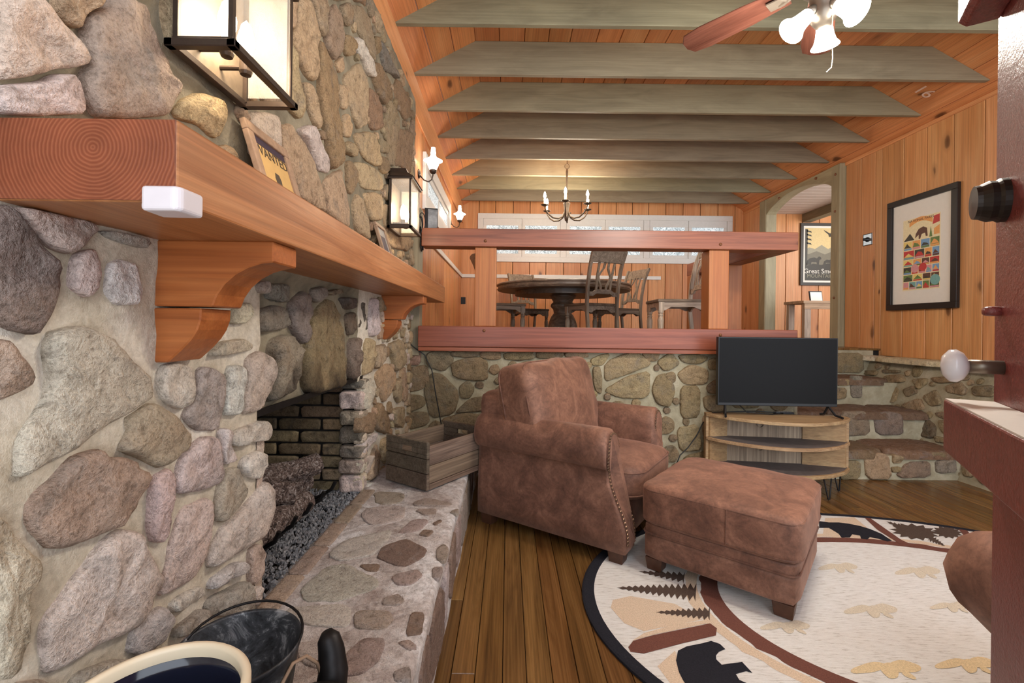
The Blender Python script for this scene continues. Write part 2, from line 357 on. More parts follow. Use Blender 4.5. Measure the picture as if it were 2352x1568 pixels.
LEFT = [
 ('A', DRK, [(0,130),(90,110),(300,400),(530,660),(520,800),(470,1000),(330,1290),(130,1270),(-60,1150),(-200,600),(-120,200)]),
 ('A', TAN, [(140,120),(420,170),(830,260),(880,330),(800,450),(650,580),(480,510),(330,370),(230,260)]),
 ('A', PNK, [(700,560),(870,500),(920,700),(880,880),(800,960),(690,900),(640,860),(660,700)]),
 ('A', LGT, [(980,640),(1100,600),(1240,640),(1280,850),(1240,1030),(1040,1040),(960,900)]),
 ('A', GRY, [(920,340),(1150,370),(1370,440),(1330,520),(1100,470),(960,400)]),
 ('B', BRN, [(-150,-80),(30,-90),(110,0),(230,140),(290,290),(230,370),(0,470),(-150,480)]),
 ('B', TAN, [(520,-180),(760,-220),(980,-120),(1150,60),(1320,230),(1410,330),(1390,450),(1150,600),(900,760),(700,920),(400,1060),(110,1230),(150,1100),(160,900),(330,600),(440,420),(470,250),(430,50),(450,-80)]),
 ('B', BRN, [(1130,620),(1370,480),(1480,510),(1620,640),(1720,800),(1680,900),(1480,1060),(1420,1080),(1250,980),(1050,920),(1110,830),(1170,720)]),
 ('B', TAN, [(1480,160),(1580,120),(1760,160),(1760,330),(1740,480),(1660,570),(1480,480),(1450,320)]),
 ('B', GRY, [(1800,170),(1900,160),(2010,240),(2020,420),(1990,620),(1960,750),(1740,740),(1660,600),(1750,480),(1780,330)]),
 ('B', LGT, [(2080,140),(2200,150),(2220,250),(2180,450),(2160,600),(2020,610),(2030,420),(2050,250)]),
 ('D', TAN, [(660,880),(770,790),(860,870),(880,1000),(860,1180),(810,1320),(640,1390),(600,1330),(630,1150),(660,1010)]),
 ('B', PNK, [(1620,1000),(1830,790),(1930,780),(1990,950),(1990,1200),(1830,1290),(1590,1320),(1560,1200),(1600,1080)]),
 ('B', PNK, [(1380,1150),(1540,1060),(1560,1230),(1550,1370),(1530,1500),(1530,1650),(1480,1760),(1390,1740),(1360,1600),(1370,1400)]),
 ('B', BRN, [(480,1170),(640,990),(890,890),(960,980),(1100,960),(1190,1010),(1220,1080),(1330,1110),(1320,1250),(1200,1440),(1100,1600),(900,1690),(700,1790),(400,1820),(300,1650),(230,1450),(330,1290)]),
 ('C', PNK, [(680,620),(820,480),(1000,240),(1130,170),(1250,190),(1300,310),(1390,480),(1440,620),(1420,730),(1340,800),(1320,930),(1230,1050),(1050,1180),(800,1310),(550,1460),(430,1490),(400,1330),(380,1130),(420,980),(560,800)]),
 ('C', TAN, [(-150,0),(20,60),(130,220),(200,350),(330,440),(360,540),(330,650),(220,820),(210,1000),(160,1180),(110,1350),(60,1560),(-150,1560)]),
 ('C', PNK, [(1610,60),(1700,-40),(1900,-110),(1930,50),(1900,250),(1850,450),(1760,620),(1640,700),(1470,790),(1440,740),(1510,500),(1540,300)]),
 ('E', PNK, [(430,990),(560,880),(700,720),(830,550),(865,620),(865,800),(840,950),(760,1080),(620,1180),(500,1260),(320,1370),(300,1280),(340,1150)]),
 ('E', GRY, [(450,470),(560,430),(600,480),(640,610),(690,640),(640,760),(540,880),(450,950),(370,920),(370,800),(410,650)]),
 ('E', LGT, [(590,420),(640,340),(770,280),(840,330),(855,430),(820,530),(700,560),(630,500)]),
 ('E', LGT, [(510,130),(650,70),(820,10),(870,50),(880,130),(840,200),(720,220),(560,270),(510,230)]),
 ('E', LGT, [(420,80),(490,90),(500,200),(550,390),(440,430),(420,300)]),
 ('C', LGT, [(1530,870),(1650,760),(1830,680),(1860,780),(1700,880),(1570,950)]),
 ('C', LGT, [(1890,640),(2100,490),(2200,470),(2240,560),(2120,620),(1960,690),(1880,730)]),
 ('C', GRY, [(1880,820),(2100,700),(2230,640),(2240,800),(2220,960),(2100,980),(1880,960)]),
 ('E', PNK, [(680,1180),(780,1120),(810,1200),(790,1400),(700,1530),(680,1400)]),
 ('E', LGT, [(690,1560),(770,1490),(775,1680),(700,1690)]),
 ('C', LGT, [(1330,960),(1450,870),(1520,900),(1570,1010),(1480,1200),(1300,1330),(1150,1300),(1180,1120)]),
 ('C', GRY, [(1600,1080),(1800,900),(1870,900),(1860,1010),(1700,1110),(1590,1180)]),
 ('C', GRY, [(700,1480),(1000,1350),(1200,1350),(1100,1500),(800,1650),(600,1650)]),
 ('C', PNK, [(1650,1200),(1850,1060),(2200,1020),(2250,1200),(1900,1350),(1650,1400)]),
 ('C', TAN, [(150,1560),(420,1520),(600,1680),(350,1800),(120,1750)]),
 ('D', TAN, [(530,460),(600,380),(680,370),(700,450),(650,560),(520,570)]),
 ('D', TAN, [(420,720),(640,690),(730,760),(700,800),(480,850),(300,850)]),
 ('D', GRY, [(740,180),(840,170),(830,300),(760,280)]),
 ('R', TAN, [(-60,-60),(290,-30),(420,140),(560,270),(645,440),(540,500),(400,500),(300,550),(-60,580)]),
 ('R', PNK, [(-60,620),(330,575),(400,525),(560,530),(600,700),(600,830),(300,840),(100,830),(-60,800)]),
 ('R', BRN, [(625,130),(740,70),(800,-20),(950,-40),(1080,60),(1120,280),(1200,420),(1210,520),(1330,620),(1250,740),(1210,850),(900,860),(680,850),(620,700),(600,560),(665,440),(590,300)]),
 ('R', UTN, [(430,-60),(700,-60),(690,20),(560,160),(540,220),(440,110),(400,20)]),
 ('R', UTN, [(1270,740),(1430,650),(1590,720),(1610,850),(1570,1010),(1420,900),(1250,840)]),
 ('R', UTN, [(1140,-60),(1500,-200),(1900,-100),(1950,300),(1800,560),(1400,420),(1230,350)]),
 ('R', UBR, [(760,-90),(1000,-300),(1200,-180),(1060,0),(960,-60)]),
 ('G', UTN, [(440,0),(640,-20),(630,180),(600,350),(540,340),(460,260)]),
 ('G', UTN, [(650,0),(780,-40),(860,200),(890,400),(890,830),(850,1000),(770,950),(670,760),(580,430),(630,260)]),
 ('G', UGR, [(790,-60),(980,-60),(1000,150),(990,380),(950,460),(890,350),(850,170)]),
 ('G', UTN, [(470,470),(560,510),(610,620),(650,850),(700,1150),(720,1390),(660,1430),(550,1320),(460,1080),(460,700)]),
 ('G', UGR, [(1050,80),(1120,40),(1170,160),(1200,400),(1190,620),(1100,740),(1000,600),(980,430),(1030,230)]),
 ('G', UGR, [(1180,60),(1270,20),(1310,150),(1300,280),(1240,330),(1190,200)]),
 ('G', UGR, [(1320,60),(1420,60),(1500,180),(1550,400),(1570,700),(1550,760),(1480,620),(1400,420),(1330,260)]),
 ('G', UBR, [(900,480),(960,530),(1010,620),(1090,760),(1150,930),(1160,1300),(1180,1700),(1180,1950),(1060,2050),(1010,1900),(940,1400),(900,1000),(920,700)]),
 ('G', YEL, [(1200,930),(1390,740),(1440,850),(1480,1000),(1490,1250),(1460,1500),(1380,1560),(1310,1400),(1250,1150)]),
 ('G', LGT, [(1340,450),(1390,440),(1470,600),(1550,800),(1555,930),(1500,900),(1430,740),(1340,600)]),
 ('G', UBR, [(1210,400),(1290,430),(1330,520),(1290,680),(1230,680),(1200,550)]),
 ('G', UTN, [(1110,750),(1190,650),(1200,860),(1150,880)]),
 ('G', UBR, [(1560,740),(1640,760),(1720,950),(1750,1100),(1700,1280),(1620,1150),(1560,980),(1550,900)]),
 ('G', UBR, [(1570,430),(1640,440),(1640,640),(1580,670)]),
 ('G', DRK, [(1650,470),(1700,560),(1790,800),(1840,950),(1790,900),(1700,860),(1650,700)]),
 ('G', UBR, [(1520,1030),(1600,1130),(1650,1300),(1640,1568),(1520,1560),(1500,1350)]),
 ('G', UGR, [(1720,1300),(1740,1180),(1850,1400),(1850,1600),(1700,1700),(1670,1500)]),
 ('G', UBR, [(1850,930),(1930,1100),(1980,1200),(1990,1400),(1930,1450),(1850,1250),(1800,1050)]),
 ('G', UTN, [(1150,1010),(1230,1020),(1240,1200),(1230,1320),(1170,1300)]),
 ('G', UTN, [(1200,1380),(1250,1350),(1290,1500),(1290,1650),(1210,1640)]),
 ('G', UTN, [(710,1000),(780,980),(870,1200),(920,1450),(900,1568),(830,1450),(760,1250)]),
 ('G', UBR, [(1300,-200),(1450,-300),(1480,100),(1440,40),(1330,20)]),
 ('G', UGR, [(1000,-300),(1250,-300),(1260,0),(1130,20),(1020,-40)]),
 ('G', UTN, [(600,-400),(950,-400),(980,-90),(760,-70),(630,-60)]),
 ('W', UTN, [(440,50),(600,20),(640,150),(760,280),(850,480),(900,640),(960,960),(970,1090),(750,980),(600,880),(500,560),(430,320)]),
 ('W', PNK, [(660,90),(830,20),(900,150),(980,320),(1030,500),(1020,620),(920,600),(860,480),(780,280)]),
 ('W', TAN, [(60,-150),(400,-100),(420,100),(410,400),(250,500),(60,350)]),
 ('W', UTN, [(960,690),(1100,600),(1200,560),(1220,750),(1260,950),(1270,1290),(1120,1200),(1000,1110),(960,850)]),
 ('W', UBR, [(1240,480),(1290,450),(1360,570),(1370,720),(1310,880),(1260,860),(1240,650)]),
 ('W', UTN, [(1320,480),(1460,490),(1590,570),(1650,700),(1660,820),(1440,810),(1380,660)]),
 ('W', UTN, [(1210,250),(1290,230),(1370,330),(1340,430),(1220,370)]),
 ('W', UTN, [(1320,130),(1540,110),(1610,260),(1630,520),(1580,540),(1450,440),(1380,330)]),
 ('W', UTN, [(1300,1000),(1370,850),(1450,960),(1490,1200),(1500,1430),(1340,1320)]),
 ('W', UTN, [(1440,850),(1600,840),(1650,950),(1640,1180),(1530,1200),(1470,980)]),
 ('W', UGR, [(1630,170),(1720,260),(1720,380),(1640,370)]),
 ('W', UBR, [(1650,400),(1720,420),(1740,570),(1690,640),(1610,560)]),
 ('W', UGR, [(1680,60),(1820,20),(1830,250),(1810,530),(1730,520),(1730,250)]),
 ('W', UBR, [(1840,60),(1985,120),(1985,330),(1985,650),(1900,540),(1830,520)]),
 ('W', UTN, [(1660,1000),(1800,980),(1900,1200),(1990,1300),(1990,1560),(1750,1500)]),
]
CENTRE = [
 ('D', GRY, [(850,210),(920,190),(930,370),(860,330)]), ('D', GRY, [(940,200),(1010,195),(1020,370),(945,370)]),
 ('D', GRY, [(790,430),(920,390),(1020,410),(1040,580),(1000,610),(790,650),(770,540)]),
 ('D', GRY, [(1060,360),(1180,260),(1250,310),(1260,430),(1210,560),(1210,680),(1170,760),(1120,680),(1060,590),(1050,480)]),
 ('D', GRY, [(1250,250),(1340,220),(1370,300),(1300,380),(1270,350)]),
 ('D', YEL, [(1270,470),(1380,340),(1470,350),(1530,500),(1565,720),(1565,950),(1540,1130),(1240,1200),(1170,1140),(1170,900),(1220,700)]),
 ('D', TAN, [(890,710),(1000,650),(1100,680),(1150,820),(1140,960),(1080,1190),(870,1260),(860,1230),(895,1000),(870,800)]),
 ('D', BRN, [(1370,270),(1480,240),(1500,290),(1400,310)]), ('D', DRK, [(1500,320),(1640,330),(1650,410),(1550,440)]),
 ('D', DRK, [(1550,480),(1640,450),(1690,560),(1590,690),(1560,560)]), ('D', BRN, [(1590,710),(1660,670),(1680,780),(1650,1000),(1590,1100),(1585,900)]),
 ('D', DRK, [(1665,360),(1745,360),(1755,600),(1700,640),(1685,480)]),
]
RIGHT_OF_FIRE = [
 ('D', LGT, [(1765,330),(1830,320),(1840,480),(1830,670),(1760,680)]), ('D', YEL, [(1725,690),(1790,690),(1795,850),(1785,1000),(1705,1030)]),
 ('D', YEL, [(1805,760),(1905,740),(1905,870),(1840,975),(1805,950)]), ('D', YEL, [(1930,750),(2050,690),(2075,850),(2055,950),(1990,1000),(1970,880)]),
 ('D', UTN, [(1820,1010),(1930,900),(1965,1000),(1955,1120),(1890,1290),(1860,1200)]), ('D', TAN, [(1700,1080),(1800,1040),(1815,1150),(1795,1270),(1705,1350),(1700,1200)]),
 ('D', UTN, [(1985,1080),(2030,1040),(2050,1170),(2030,1290),(1985,1220)]), ('D', UTN, [(2065,960),(2095,950),(2095,1250),(2065,1270)]),
 ('D', UBR, [(1830,1260),(1900,1330),(1950,1450),(1930,1560),(1820,1530),(1805,1400)]), ('D', UTN, [(1960,1330),(2085,1300),(2085,1500),(1980,1490)]),
 ('D', UBR, [(1680,1400),(1790,1350),(1800,1450),(1760,1560),(1670,1540)]), ('E', LGT, [(1700,200),(1830,120),(1840,180),(1720,320),(1690,330)]),
 ('E', YEL, [(1830,210),(1855,330),(1840,470),(1790,560),(1740,560),(1770,400)]), ('E', TAN, [(1720,330),(1800,330),(1760,480),(1720,520)]),
 ('E', LGT, [(1735,580),(1840,560),(1830,620),(1720,680)]), ('E', UTN, [(1870,200),(1960,150),(1960,350),(1880,420)]), ('E', UTN, [(1870,440),(1970,400),(1960,560),(1860,580)]),
 ('E', GRY, [(1980,160),(2080,140),(2085,400),(1985,420)]), ('E', GRY, [(1985,440),(2085,420),(2080,600),(1985,610)]),
]
def left3(off): return lambda s, t_, h: Vector((XS + off + h, s, t_))
POLY = []
def lay(lst, off, depth, plane, mat='fieldstone'):
    for cr_, col, pts in lst:
        q = [on_x(a, b_, plane) for a, b_ in px(cr_, pts)]
        q = [(p.y, p.z) for p in q]
        POLY.append(q)
        stone(q, left3(off), jit(col, .10), depth * random.uniform(.75, 1.25), wall_left, mat, rnd=.55, shrink=.001)
lay(LEFT, 0, .024, XS + .012)
CENTRE = [(a, tuple(q * .62 for q in c_[:3]) + (1,), p) for a, c_, p in CENTRE]  # colours darkened to paint in the shade under the mantel
lay(CENTRE, -.03, .036, XS - .01, 'fieldstone_sooty'); lay(RIGHT_OF_FIRE, 0, .03, XS + .015)
def seg_d(p, a, b_):
    vx, vy = b_[0] - a[0], b_[1] - a[1]; L = vx * vx + vy * vy; k = 0 if L == 0 else max(0, min(1, ((p[0] - a[0]) * vx + (p[1] - a[1]) * vy) / L))
    return math.hypot(p[0] - a[0] - k * vx, p[1] - a[1] - k * vy)
def inside(p, q):
    r = False; n = len(q)
    for i in range(n):
        a, b_ = q[i], q[(i + 1) % n]
        if (a[1] > p[1]) != (b_[1] > p[1]) and p[0] < (b_[0] - a[0]) * (p[1] - a[1]) / (b_[1] - a[1]) + a[0]: r = not r
    return r
def fill(polys, box, to3, cols, parent, tries, rmin, rmax, depth, ok=None, stretch=1.3):
    """small wedge stones between the large ones"""
    bb = [(min(p[0] for p in q), max(p[0] for p in q), min(p[1] for p in q), max(p[1] for p in q)) for q in polys]
    n_ = 0
    for _ in range(tries):
        p = (random.uniform(box[0], box[1]), random.uniform(box[2], box[3])); d = rmax
        if ok and not ok(*p): continue
        for q, b4 in zip(polys, bb):
            if p[0] < b4[0] - d or p[0] > b4[1] + d or p[1] < b4[2] - d or p[1] > b4[3] + d: continue
            if inside(p, q): d = 0; break
            d = min(d, min(seg_d(p, q[i], q[(i + 1) % len(q)]) for i in range(len(q))))
            if d < rmin: break
        if d < rmin: continue
        r = d * .92; k = random.randint(5, 7); a0 = random.uniform(0, 6)
        q = [(p[0] + r * random.uniform(.8, 1.1) * math.cos(a0 + 2 * math.pi * i / k), p[1] + r * random.uniform(.8, 1.1) * math.sin(a0 + 2 * math.pi * i / k)) for i in range(k)]
        polys.append(q); bb.append((min(a[0] for a in q), max(a[0] for a in q), min(a[1] for a in q), max(a[1] for a in q)))
        stone(q, to3, jit(random.choice(cols), .12), depth * random.uniform(.7, 1.1), parent, rnd=.5, res=.8); n_ += 1
    return n_
fill(POLY, (1.25, 3.66, 1.56, 2.98), left3(0), (UTN, UBR, UGR, UTN), wall_left, 1500, .022, .085, .026, lambda y, z: z > ZM1_ + .06)
fill(POLY, (2.52, 3.66, .33, 1.36), left3(0), (UTN, UBR, TAN, YEL), wall_left, 500, .022, .06, .024)
# far jamb of the fireplace: stones turned into the reveal
z = ZH
for i, (hh, col) in enumerate(((.10, PNK), (.085, BRN), (.075, DRK), (.10, DRK), (.085, BRN), (.11, TAN), (.06, DRK))):
    j = random.uniform(-.012, .012)
    stone([(-.90, z), (-.772 + j, z + .004), (-.768 - j, z + hh - .01), (-.90, z + hh - .008)], lambda s, t_, h: Vector((s, OY1 - h, t_)), jit(col), .03, wall_left, rnd=.3, sink=.05, soft=.12, rough=.8)
    stone([(OY1 - .025, z), (OY1 + .05, z + .004), (OY1 + .055 + j, z + hh - .01), (OY1 - .025, z + hh - .008)], left3(-.01), jit(TAN), .03, wall_left, rnd=.3, soft=.1); z += hh
# near jamb returns
z = ZH
for hh in (.11, .12, .09, .14, .12):
    stone([(-.92, z), (-.785, z), (-.785, z + hh - .01), (-.92, z + hh - .01)], lambda s, t_, h: Vector((s, OY0 + h - .01, t_)), jit(TAN), .02, wall_left, rnd=.3, sink=.03); z += hh
# firebox: smoke chamber shell, steel lintel and running-bond bricks
b = MB(); b.box(-1.42, -1.36, OY0 - .1, OY1 + .1, 0, 1.4); b.box(-1.42, -.83, OY1 + .02, OY1 + .08, 0, 1.2); b.box(-1.42, -.86, OY0 - .08, OY0 - .02, 0, 1.2); b.box(-1.42, -.84, OY0 - .1, OY1 + .1, 1.2, 1.26); b.box(-1.42, -.8, OY0 - .08, OY1 + .08, .1, .27)
b.build('firebox_shell', 'soot', wall_left)
MB().box(-.86, -.795, OY0 - .03, OY1 + .03, OZ1 - .008, OZ1 + .002).box(-.80, -.792, OY0 - .03, OY1 + .03, OZ1 - .01, OZ1 + .012).build('lintel_bar', 'iron', wall_left)
z = ZH - .01; r = 0
while z < 1.16:
    xx = -1.36 - (.12 if r % 2 else 0)
    while xx < -.90:
        a, e = max(xx, -1.36), min(xx + .228, -.895)
        if e - a > .03:
            dk = max(0.0, (z - .42) / .5); c0 = lin(146, 128, 100); c1 = lin(84, 62, 46); kx = min(1, dk)
            stone([(a, z), (e, z), (e, z + .058), (a, z + .058)], lambda s, t_, h: Vector((s, OY1 + .015 - h, t_)), jit(tuple(c0[i] * (1 - kx) + c1[i] * kx for i in range(3)) + (1,), .3), .012, wall_left, 'firebrick', rough=.25, rnd=.1, name='brick', res=.7, soft=.04)
        xx += .240
    yy = OY0 - (.12 if r % 2 else 0)
    while yy < OY1:
        a, e = max(yy, OY0 - .02), min(yy + .228, OY1)
        if e - a > .03: MB().box(-1.365, -1.345, a, e, z, z + .058).build('brick', 'firebrick', wall_left, jit(lin(80, 66, 52), .3), bevel=.003, seg=1)
        yy += .240
    z += .068; r += 1
# ---------------------------------------------------------------- raised hearth with flagstones
b = MB(); rows = []
ys = [-.9 + i * .04 for i in range(int((DB + .9) / .04) + 1)]
def hv(xx, y): return ZH + .004 * noise.noise(Vector((xx * 9, y * 9, 2))) + .003 * noise.noise(Vector((xx * 30, y * 30, 5)))
for y in ys:
    e = XH + .012 * noise.noise(Vector((y * 4, 0, 9)))
    rows.append([(-.80, y, 0), (-.80, y, hv(-.8, y))] + [(-.8 + (e - .02 + .8) * k / 12, y, hv(-.8 + (e + .8) * k / 12, y)) for k in range(1, 13)] + [(e - .004, y, ZH - .01), (e, y, ZH - .03), (e - .012 + .012 * noise.noise(Vector((y * 9, 1, 3))), y, .2), (e - .03 * .2, y, .1), (e + .0, y, 0)])
b.grid(rows); hearth = struct(b.build('floor_hearth', 'hearth_mortar', smooth=True))
FD, FB, FL = lin(132, 112, 98), lin(160, 144, 134), lin(192, 182, 176)
HE = [(FD, [(960,680),(1000,620),(1150,570),(1310,640),(1290,700),(1130,770),(950,700)]), (FD, [(820,755),(980,745),(965,800),(900,800)]), (FB, [(1050,830),(1240,780),(1280,830),(1200,890),(1090,890)]),
 (FB, [(1340,770),(1420,760),(1390,850),(1335,840)]), (FB, [(1365,640),(1420,605),(1460,640),(1430,730),(1370,720)]), (FB, [(1090,530),(1210,430),(1330,440),(1250,510),(1140,540)]),
 (FD, [(1340,460),(1400,435),(1410,450),(1360,480)]), (FD, [(1240,545),(1280,505),(1355,515),(1310,560)]), (FB, [(1215,370),(1370,360),(1370,400),(1290,410)]),
 (FL, [(840,400),(900,350),(1150,340),(1150,430),(980,480),(880,460)]), (FB, [(980,1030),(1010,980),(1110,950),(1150,1000),(1120,1030)]),
 (FB, [(790,1100),(830,1070),(1050,1075),(1080,1140),(1010,1200),(800,1200)]), (FD, [(1190,1080),(1290,1080),(1265,1230),(1150,1250)]),
 (FB, [(740,1360),(870,1260),(1010,1260),(1010,1330),(960,1430),(850,1520),(690,1530)]), (FB, [(1090,1290),(1180,1270),(1240,1320),(1180,1350)]),
 (lin(176, 168, 162), [(420,930),(600,760),(750,740),(970,860),(930,930),(700,1000),(450,1005)]), (FL, [(600,690),(700,600),(800,560),(1060,510),(1040,570),(930,680),(720,730)]),
 (FB, [(1480,370),(1525,360),(1525,400),(1460,390)]), (FB, [(1200,320),(1300,285),(1490,325),(1450,345),(1220,338)]), (FB, [(1060,1500),(1190,1450),(1195,1560),(1080,1568)]),
 (FL, [(380,1300),(600,1270),(720,1290),(600,1480),(430,1440)]), (FL, [(320,1050),(770,1025),(780,1180),(500,1180),(370,1130)]), (FB, [(930,240),(1150,250),(1130,320),(950,330)]), (FL, [(560,1600),(800,1560),(1000,1620),(900,1800),(600,1800)])]
for col, pts in HE:
    q = [on_z(a, b_, ZH) for a, b_ in px('H', pts)]
    stone([(p.x, p.y) for p in q], lambda s, t_, h: Vector((s, t_, ZH + h)), jit(col, .1), 0.0055, hearth, 'flagstone', rough=.5, rnd=.7, sink=.01, flat=True)
y = OY0 - .05
for i in range(5):
    stone([(-.782, y), (-.712, y), (-.712, y + .205), (-.782, y + .205)], lambda s, t_, h: Vector((s, t_, ZH + h)), jit(lin(168, 148, 132), .12), .007, hearth, 'flagstone', rough=.3, rnd=.1, sink=.01, flat=True, name='brick', soft=.04); y += .213
y = -.5; k = 0
while y < 3.6:                                    # stones set into the hearth's front face
    L = random.uniform(.16, .34)
    stone([(y, .03), (y + L - .02, .02), (y + L - .025, .24), (y + .01, .25)], lambda s, t_, h: Vector((XH - .008 + h, s, t_)), jit(random.choice((FB, FL, FD)), .1), .014, hearth, 'flagstone', rough=.4, rnd=.5); y += L
# ---------------------------------------------------------------- raised dining floor, its stone front and the steps
loft = struct(MB().box(-.95, 2.32, DB + .12, DW + .2, ZL - .2, ZL - .021).box(2.32, XR + 3.3, 4.95, DW + .2, ZL - .2, ZL - .021).build('floor_dining', 'soot'))
x = -.95; 
while x < XR + 3.0:
    MB().box(x + .001, x + .089, (DB + .0 if x < 2.25 else 4.93), DW + .1, ZL - .02, ZL).build('plank', 'floor_wood', loft, jit((1.25, 1.1, .95, 1), .2), bevel=.0018, seg=1); x += .09
b = MB(); rows = []
for i in range(int((2.36 + .95) / .04) + 1):
    xx = -.95 + i * .04
    rows.append([(xx, DB + .006 * noise.noise(Vector((xx * 7, z_ * 7 * .04, 3))), z_ * .04) for z_ in range(0, 27)] + [(xx, DB + .1, 1.04)])
b.grid(rows); b.box(2.33, 2.36, DB, 4.95, 0, 1.0)
wall_step = struct(b.build('wall_dining_front', 'mortar_dim', smooth=True))
KB, KG, KY = lin(150, 130, 100), lin(138, 122, 96), lin(166, 146, 112)
K = [('K', lin(150, 120, 104), [(110,112),(180,107),(180,210),(112,212)]), ('K', KG, [(230,142),(370,132),(395,190),(330,255),(232,220)]), ('K', KG, [(385,132),(560,124),(555,163),(392,160)]), ('K', KB, [(572,136),(695,132),(695,180),(578,170)]),
 ('K', KB, [(725,142),(895,133),(915,178),(735,183)]), ('K', KB, [(935,137),(1095,133),(1095,168),(935,173)]), ('K', KY, [(1112,142),(1240,128),(1262,168),(1130,168)]), ('K', KG, [(385,202),(560,168),(612,202),(612,318),(402,298)]),
 ('K', KG, [(112,242),(228,222),(238,330),(190,368),(112,388)]), ('K', KG, [(225,330),(262,275),(330,285),(428,400),(398,525),(252,555),(215,400)]), ('K', KG, [(442,360),(490,322),(526,370),(498,428),(442,420)]), ('K', KG, [(92,412),(198,422),(216,470),(112,518)]),
 ('K', KG, [(92,532),(228,522),(236,590),(112,628)]), ('K', KG, [(405,525),(500,442),(612,420),(640,500),(520,510)]), ('K', KG, [(330,562),(460,530),(600,540),(600,600),(340,595)]), ('K', KY, [(1282,180),(1400,142),(1352,215),(1292,215)]),
 ('K', KY, [(1375,200),(1560,133),(1675,212),(1500,275),(1372,325)]), ('K', KY, [(1365,380),(1500,305),(1655,255),(1645,425),(1460,425)]), ('K', KB, [(1292,235),(1340,232),(1348,398),(1310,380)]), ('K', KB, [(1612,142),(1715,142),(1700,186),(1640,188)]),
 ('K', KY, [(1705,200),(1790,144),(1846,208),(1760,255)]), ('K', KB, [(1842,152),(2035,162),(1978,206),(1872,198)]),
 ('T', KB, [(243,380),(272,305),(320,295),(366,380),(338,475),(272,456)]), ('T', KY, [(385,292),(460,244),(555,272),(545,348),(422,346)]), ('T', KB, [(314,300),(360,284),(368,328),(350,338)]), ('T', KB, [(405,364),(506,364),(506,536),(405,536)]),
 ('T', KB, [(554,360),(640,310),(660,400),(562,398)]), ('T', KY, [(385,602),(498,582),(516,716),(402,726)]), ('T', KB, [(534,422),(640,420),(650,520),(544,490)]), ('T', KY, [(530,520),(640,530),(650,700),(540,700)]), ('T', KB, [(660,200),(800,190),(820,330),(690,330)]),
 ('T', KY, [(830,200),(1000,180),(1010,300),(840,320)]), ('T', KB, [(690,350),(850,340),(860,480),(690,480)]), ('T', KB, [(420,760),(640,720),(640,860),(430,860)])]
KP = []
for cr_, col, pts in K:
    q = [on_y(a, b_, DB) for a, b_ in px(cr_, pts)]; KP.append([(p.x, p.z) for p in q])
    stone([(p.x, p.z) for p in q], lambda s, t_, h: Vector((s, DB - h, t_)), jit(col, .1), .022, wall_step, rnd=.35, shrink=-.012)
fill(KP, (-.76, 2.3, .05, .97), lambda s, t_, h: Vector((s, DB - h, t_)), (KB, KG, KY), wall_step, 900, .034, .09, .02)
# stair
STEPS = [(3.68, 4.10, .235), (4.08, 4.52, .475), (4.50, 4.92, .73)]
def xr_face(z_): return 3.63 + .27 * min(1, z_ / .9)
b = MB()
for y0, y1, zt in STEPS: b.box(2.34, 3.95, y0, 5.0, 0, zt - .04)
b.box(2.34, 3.95, 4.92, 5.0, .5, ZL - .021)
stair = struct(b.build('floor_steps', 'mortar_dim'))
for i, (y0, y1, zt) in enumerate(STEPS):
    xx = 2.34; n_ = 0
    while xx < 3.62:
        L = random.uniform(.42, .75); e = min(xx + L, xr_face(zt) + .04)
        stone([(xx + .008, y0 - .03 + random.uniform(0, .012)), (e - .008, y0 - .03 + random.uniform(0, .012)), (e - .008, y1 + .02), (xx + .008, y1 + .02)], lambda s, t_, h, zz=zt: Vector((s, t_, zz - .045 + h)), jit(lin(120, 96, 76), .12), .045, stair, 'flagstone', rough=.16, rnd=.2, flat=True, name='tread_slab'); xx += L
for k in range(4): xx = 2.36 + k * .38; stone([(xx, .745), (xx + .35, .745), (xx + .34, .965), (xx + .01, .96)], lambda s, t_, h: Vector((s, 4.92 - h, t_)), jit(KB, .1), .02, stair, rnd=.4)
SR = [(3.68, [(1300,780),(1420,780),(1420,890),(1300,890)], KB), (3.68, [(1440,745),(1580,742),(1598,888),(1450,888)], KY), (3.68, [(1602,742),(1668,760),(1650,800),(1602,800)], KY), (3.68, [(1690,742),(1798,735),(1798,770),(1700,775)], lin(130, 112, 98)),
 (3.68, [(1812,735),(1898,735),(1898,765),(1822,765)], KB), (3.68, [(1612,880),(1680,792),(1818,784),(1818,880)], lin(142, 126, 108)), (3.68, [(1842,782),(1958,772),(1968,848),(1850,858)], lin(150, 138, 122)), (3.68, [(1592,820),(1648,816),(1640,850),(1600,850)], KB),
 (4.08, [(1300,505),(1468,503),(1478,640),(1300,648)], lin(140, 126, 108)), (4.08, [(1492,520),(1590,503),(1658,520),(1658,640),(1510,640)], lin(132, 120, 108)), (4.50, [(1280,370),(1340,370),(1340,430),(1280,440)], KB), (4.50, [(1362,352),(1428,345),(1428,428),(1370,428)], lin(136, 128, 116)),
 (4.50, [(1280,320),(1356,320),(1350,360),(1290,360)], KY), (4.50, [(1370,302),(1430,302),(1430,330),(1372,330)], lin(140, 130, 118))]
for y0, pts, col in SR:
    q = [on_y(a, b_, y0) for a, b_ in px('T', pts)]
    stone([(p.x, p.z) for p in q], lambda s, t_, h, yy=y0: Vector((s, yy - h, t_)), jit(col, .08), .02, stair, rnd=.3)
